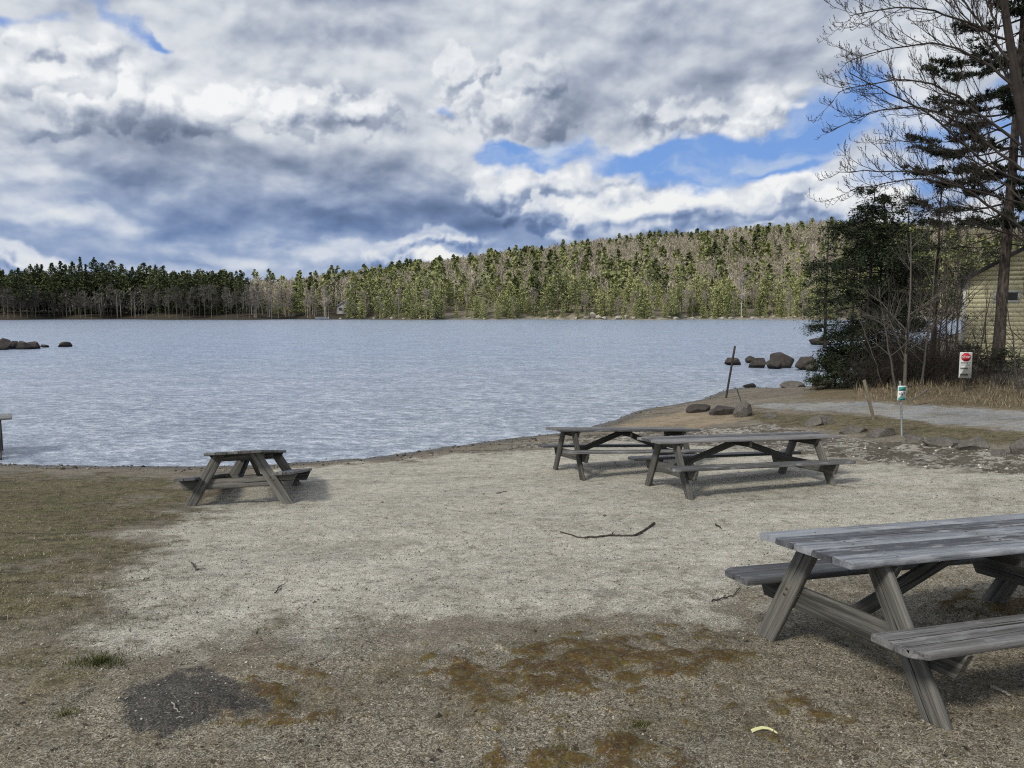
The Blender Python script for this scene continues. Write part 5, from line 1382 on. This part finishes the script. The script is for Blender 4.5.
def brush(px, py, Y, w, h, n, seed, label, m, cat="bush", group="tangled bare bushes under the trees"):
    x = at(px, py, Y).x; z = gz(x, Y); rs = np.random.RandomState(seed); A = Acc()
    for k in range(n):
        a = rs.uniform(0, 6.28); q = np.array((rs.normal(0, w * .33), rs.normal(0, w * .25), -.05)); d = unit(np.array((rs.normal(0, .5), rs.normal(0, .4), 1.1)))
        grow(A, rs, q, d, h * rs.uniform(.35, .75), .009, 2, .75, .02, 3, sides=3, seg=4, tint=.4)
    o = A.build("brush_bush", m); o.location = (x, Y, z); tag(o, label, cat, group)
brush(874, 388, 23.4, 1.6, 1.1, 60, 81, "tangled bare bush at the foot of the hemlock", BARK)
brush(893, 388, 22.9, 1.6, 1.5, 80, 90, "tangled dark bush just left of the tallest sapling", BARK)
brush(912, 388, 22.3, 1.6, 1.7, 90, 82, "tangled bare bush behind the small sign", BARK)
brush(930, 388, 23.2, 1.6, 2.4, 110, 83, "tallest tangled bare bush, left of the cabin corner", BARK)
brush(946, 388, 22.4, 1.4, 2.0, 90, 91, "dense dark bush beside the cabin corner", BARK)
brush(958, 392, 21.5, 1.4, .7, 60, 84, "dark bare bush behind the stop panel", BARK)
brush(982, 392, 20.8, 1.6, .55, 50, 85, "low bare bush below the cabin wall", BARK)
brush(1016, 394, 20.2, 1.8, .6, 50, 86, "bushy brown brush right of the pine trunk", BARKG)
brush(1000, 388, 22.5, 2.0, .6, 50, 87, "dark brush at the foot of the tall pine", BARK)
hemlock("evergreen_bush", (at(1000, 385, 23.4).x, 23.4, gz(at(1000, 385, 23.4).x, 23.4)), .8, [(.1, .9), (.5, .8), (.8, .3)], "low dark juniper bush against the cabin's foot", "evergreen bush", 88, NEEDLE, BARK, card=.10, dens=26, zstep=.08, trunk_r=.03)
hemlock("evergreen_bush", (at(968, 385, 24.4).x, 24.4, gz(at(968, 385, 24.4).x, 24.4)), .9, [(.1, .8), (.5, .7), (.9, .3)], "low dark evergreen bush at the cabin's left corner", "evergreen bush", 89, NEEDLE, BARK, card=.10, dens=26, zstep=.08, trunk_r=.03)
def log(pts, Y, rad, label, m):
    P = np.array([np.array(at(px, py, Y)) for px, py in pts]); o0 = P[0].copy(); A = Acc(); t = np.linspace(0, 1, len(P)); tt = np.linspace(0, 1, 10)
    Q = np.stack([np.interp(tt, t, P[:, k] - o0[k]) for k in range(3)], 1); A.tube(Q, np.linspace(rad, rad * .6, 10), 6, .7); o = A.build("fallen_branch", m, smooth=True); o.location = o0; tag(o, label, "branch")
log([(928, 389), (920, 395), (908, 402)], 17.9, .025, "broken pale branch propped in the dead grass right of the small sign", BARKG)
log([(888, 388), (896, 390), (912, 394)], 20.5, .03, "pale fallen branch behind the small sign", BARKG)
# woods behind the cabin and along the right shore
def right_wood():
    rs = np.random.RandomState(95)
    src = bpy.data.objects.get("spruce_tree"); spots = [(20, 46), (25, 50), (30, 48), (36, 54), (24, 60), (44, 60), (33, 66), (30, 38), (36, 40)]
    for i, (x, y) in enumerate(spots):
        o = copy_tree(src); o.location = (x, y, gz(x, y) - .1); s = rs.uniform(.9, 1.4); o.scale = (s * 1.2, s * 1.2, s); o.rotation_euler = (0, 0, rs.uniform(0, 6))
        tag(o, "ragged evergreen in the wood behind the yellow cabin", "spruce", "evergreens in the wood behind the cabin")
    src = [o for o in bpy.data.objects if o.name == "bare_sapling.006"][0]
    for i in range(16):
        y = rs.uniform(33, 58); x = y * rs.uniform(.52, .72) + 2; o = copy_tree(src); o.location = (x, y, gz(x, y) - .1); s = rs.uniform(1.0, 1.7); o.scale = (s, s, s); o.rotation_euler = (0, 0, rs.uniform(0, 6))
        tag(o, "slender bare tree in the wood behind the yellow cabin", "bare tree", "bare trees in the wood behind the cabin")
right_wood()
def cabin():
    Y = 29.3; c = at(960, 365, Y); k = Y / FPX; r = empty("cabin", (c.x, Y, c.z)); tag(r, "yellow clapboard cabin with a dark gabled roof at the right edge", "cabin")
    def yel(n, b):
        tc = n.new('ShaderNodeTexCoord').outputs['Object']; f = n.noise(n.mapping(tc, scale=(1, 1, 1)), 1.2, 6, .7); g = n.noise(n.mapping(tc, scale=(.6, 1, 9)), 2, 3, .6); sp = n.new('ShaderNodeSeparateXYZ'); n.put(sp.inputs[0], tc)
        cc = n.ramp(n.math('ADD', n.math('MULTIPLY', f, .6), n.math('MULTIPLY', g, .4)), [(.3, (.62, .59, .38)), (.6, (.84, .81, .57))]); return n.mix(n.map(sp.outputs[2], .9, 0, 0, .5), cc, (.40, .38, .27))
    Yl = mat("yellow_clapboard", yel, .8, .2); Tr = flat_mat("pale_trim_paint", (.50, .51, .50), .6, var=.1, scale=3); Rf = flat_mat("dark_roof_shingle", (.035, .033, .034), .85); Gl = flat_mat("dark_cabin_glass", (.015, .017, .02), .15); Fd = flat_mat("dark_foundation_stone", (.05, .045, .04), .9)
    Wd = 5.4; Hc = 83 * k; sl = math.tan(R(31)); kx = k * .90; r.rotation_euler = (0, 0, R(-31)); D = 6.5; lap = .165; A = Acc(); z = 0.; pk = Wd / 2 * sl
    while z < Hc + pk - .02:
        z1 = min(z + lap, Hc + pk)
        def xr(zz): return (0., Wd) if zz <= Hc else ((zz - Hc) / sl, Wd - (zz - Hc) / sl)
        a0, b0 = xr(z); a1, b1 = xr(z1)
        A.add([(a0, -.022, z), (b0, -.022, z), (b1, -.004, z1), (a1, -.004, z1), (a0, 0, z), (b0, 0, z)], [[0, 1, 2, 3], [4, 5, 1, 0]]); z = z1
    z = 0.
    while z < Hc - .01:
        z1 = min(z + lap, Hc)
        for x, s in ((0, -1), (Wd, 1)): A.add([(x + s * .022, 0, z), (x + s * .022, D, z), (x + s * .004, D, z1), (x + s * .004, 0, z1), (x, 0, z), (x, D, z)], [[0, 1, 2, 3], [4, 5, 1, 0]])
        z = z1
    A.add([(0, D, 0), (Wd, D, 0), (Wd, D, Hc), (0, D, Hc), (Wd / 2, D, Hc + pk)], [[0, 1, 2, 3], [3, 2, 4, 4]])
    A.build("wall", Yl, r)
    def boxa(A, x0, x1, y0, y1, z0, z1): A.add([(x0, y0, z0), (x1, y0, z0), (x1, y1, z0), (x0, y1, z0), (x0, y0, z1), (x1, y0, z1), (x1, y1, z1), (x0, y1, z1)], [[0, 3, 2, 1], [4, 5, 6, 7], [0, 1, 5, 4], [1, 2, 6, 5], [2, 3, 7, 6], [3, 0, 4, 7]])
    for x in (-.03, Wd - .09): A = Acc(); boxa(A, x, x + .12, -.045, .06, -.02, Hc + .02); A.build("corner_trim", Tr, r)
    A = Acc(); boxa(A, -.04, Wd + .04, -.015, D, -.7, -.022); A.build("foundation", Fd, r)
    ov = .20; ys = (-.42, D + .4)
    A = Acc()
    for s in (0, 1):
        def X(x): return x if s == 0 else Wd - x
        e = np.array([(X(-ov), Hc - ov * sl), (X(Wd / 2), Hc + pk)]); t = .13
        v = [(e[0][0], ys[0], e[0][1] + .01), (e[1][0], ys[0], e[1][1] + .01), (e[1][0], ys[1], e[1][1] + .01), (e[0][0], ys[1], e[0][1] + .01)]
        v += [(a, b, c_ + t) for a, b, c_ in v]; A.add(v, [[0, 1, 2, 3], [4, 5, 6, 7], [0, 1, 5, 4], [3, 2, 6, 7], [0, 3, 7, 4]])
    A.build("roof", Rf, r)
    x0, x1 = (990.5 - 960) * kx, (1010 - 960) * kx; z0, z1 = (365 - 300.8) * k, (365 - 293.3) * k
    A = Acc(); w = .085
    boxa(A, x0 - w, x1 + w, -.05, -.02, z0 - w, z0); boxa(A, x0 - w, x1 + w, -.05, -.02, z1, z1 + w); boxa(A, x0 - w, x0, -.05, -.02, z0, z1); boxa(A, x1, x1 + w, -.05, -.02, z0, z1)
    boxa(A, (x0 + x1) / 2 - .015, (x0 + x1) / 2 + .015, -.048, -.03, z0, z1); f = A.build("window", Tr, r)
    A = Acc(); A.add([(x0, -.032, z0), (x1, -.032, z0), (x1, -.032, z1), (x0, -.032, z1)], [[0, 1, 2, 3]]); A.build("pane", Gl, f)
cabin()
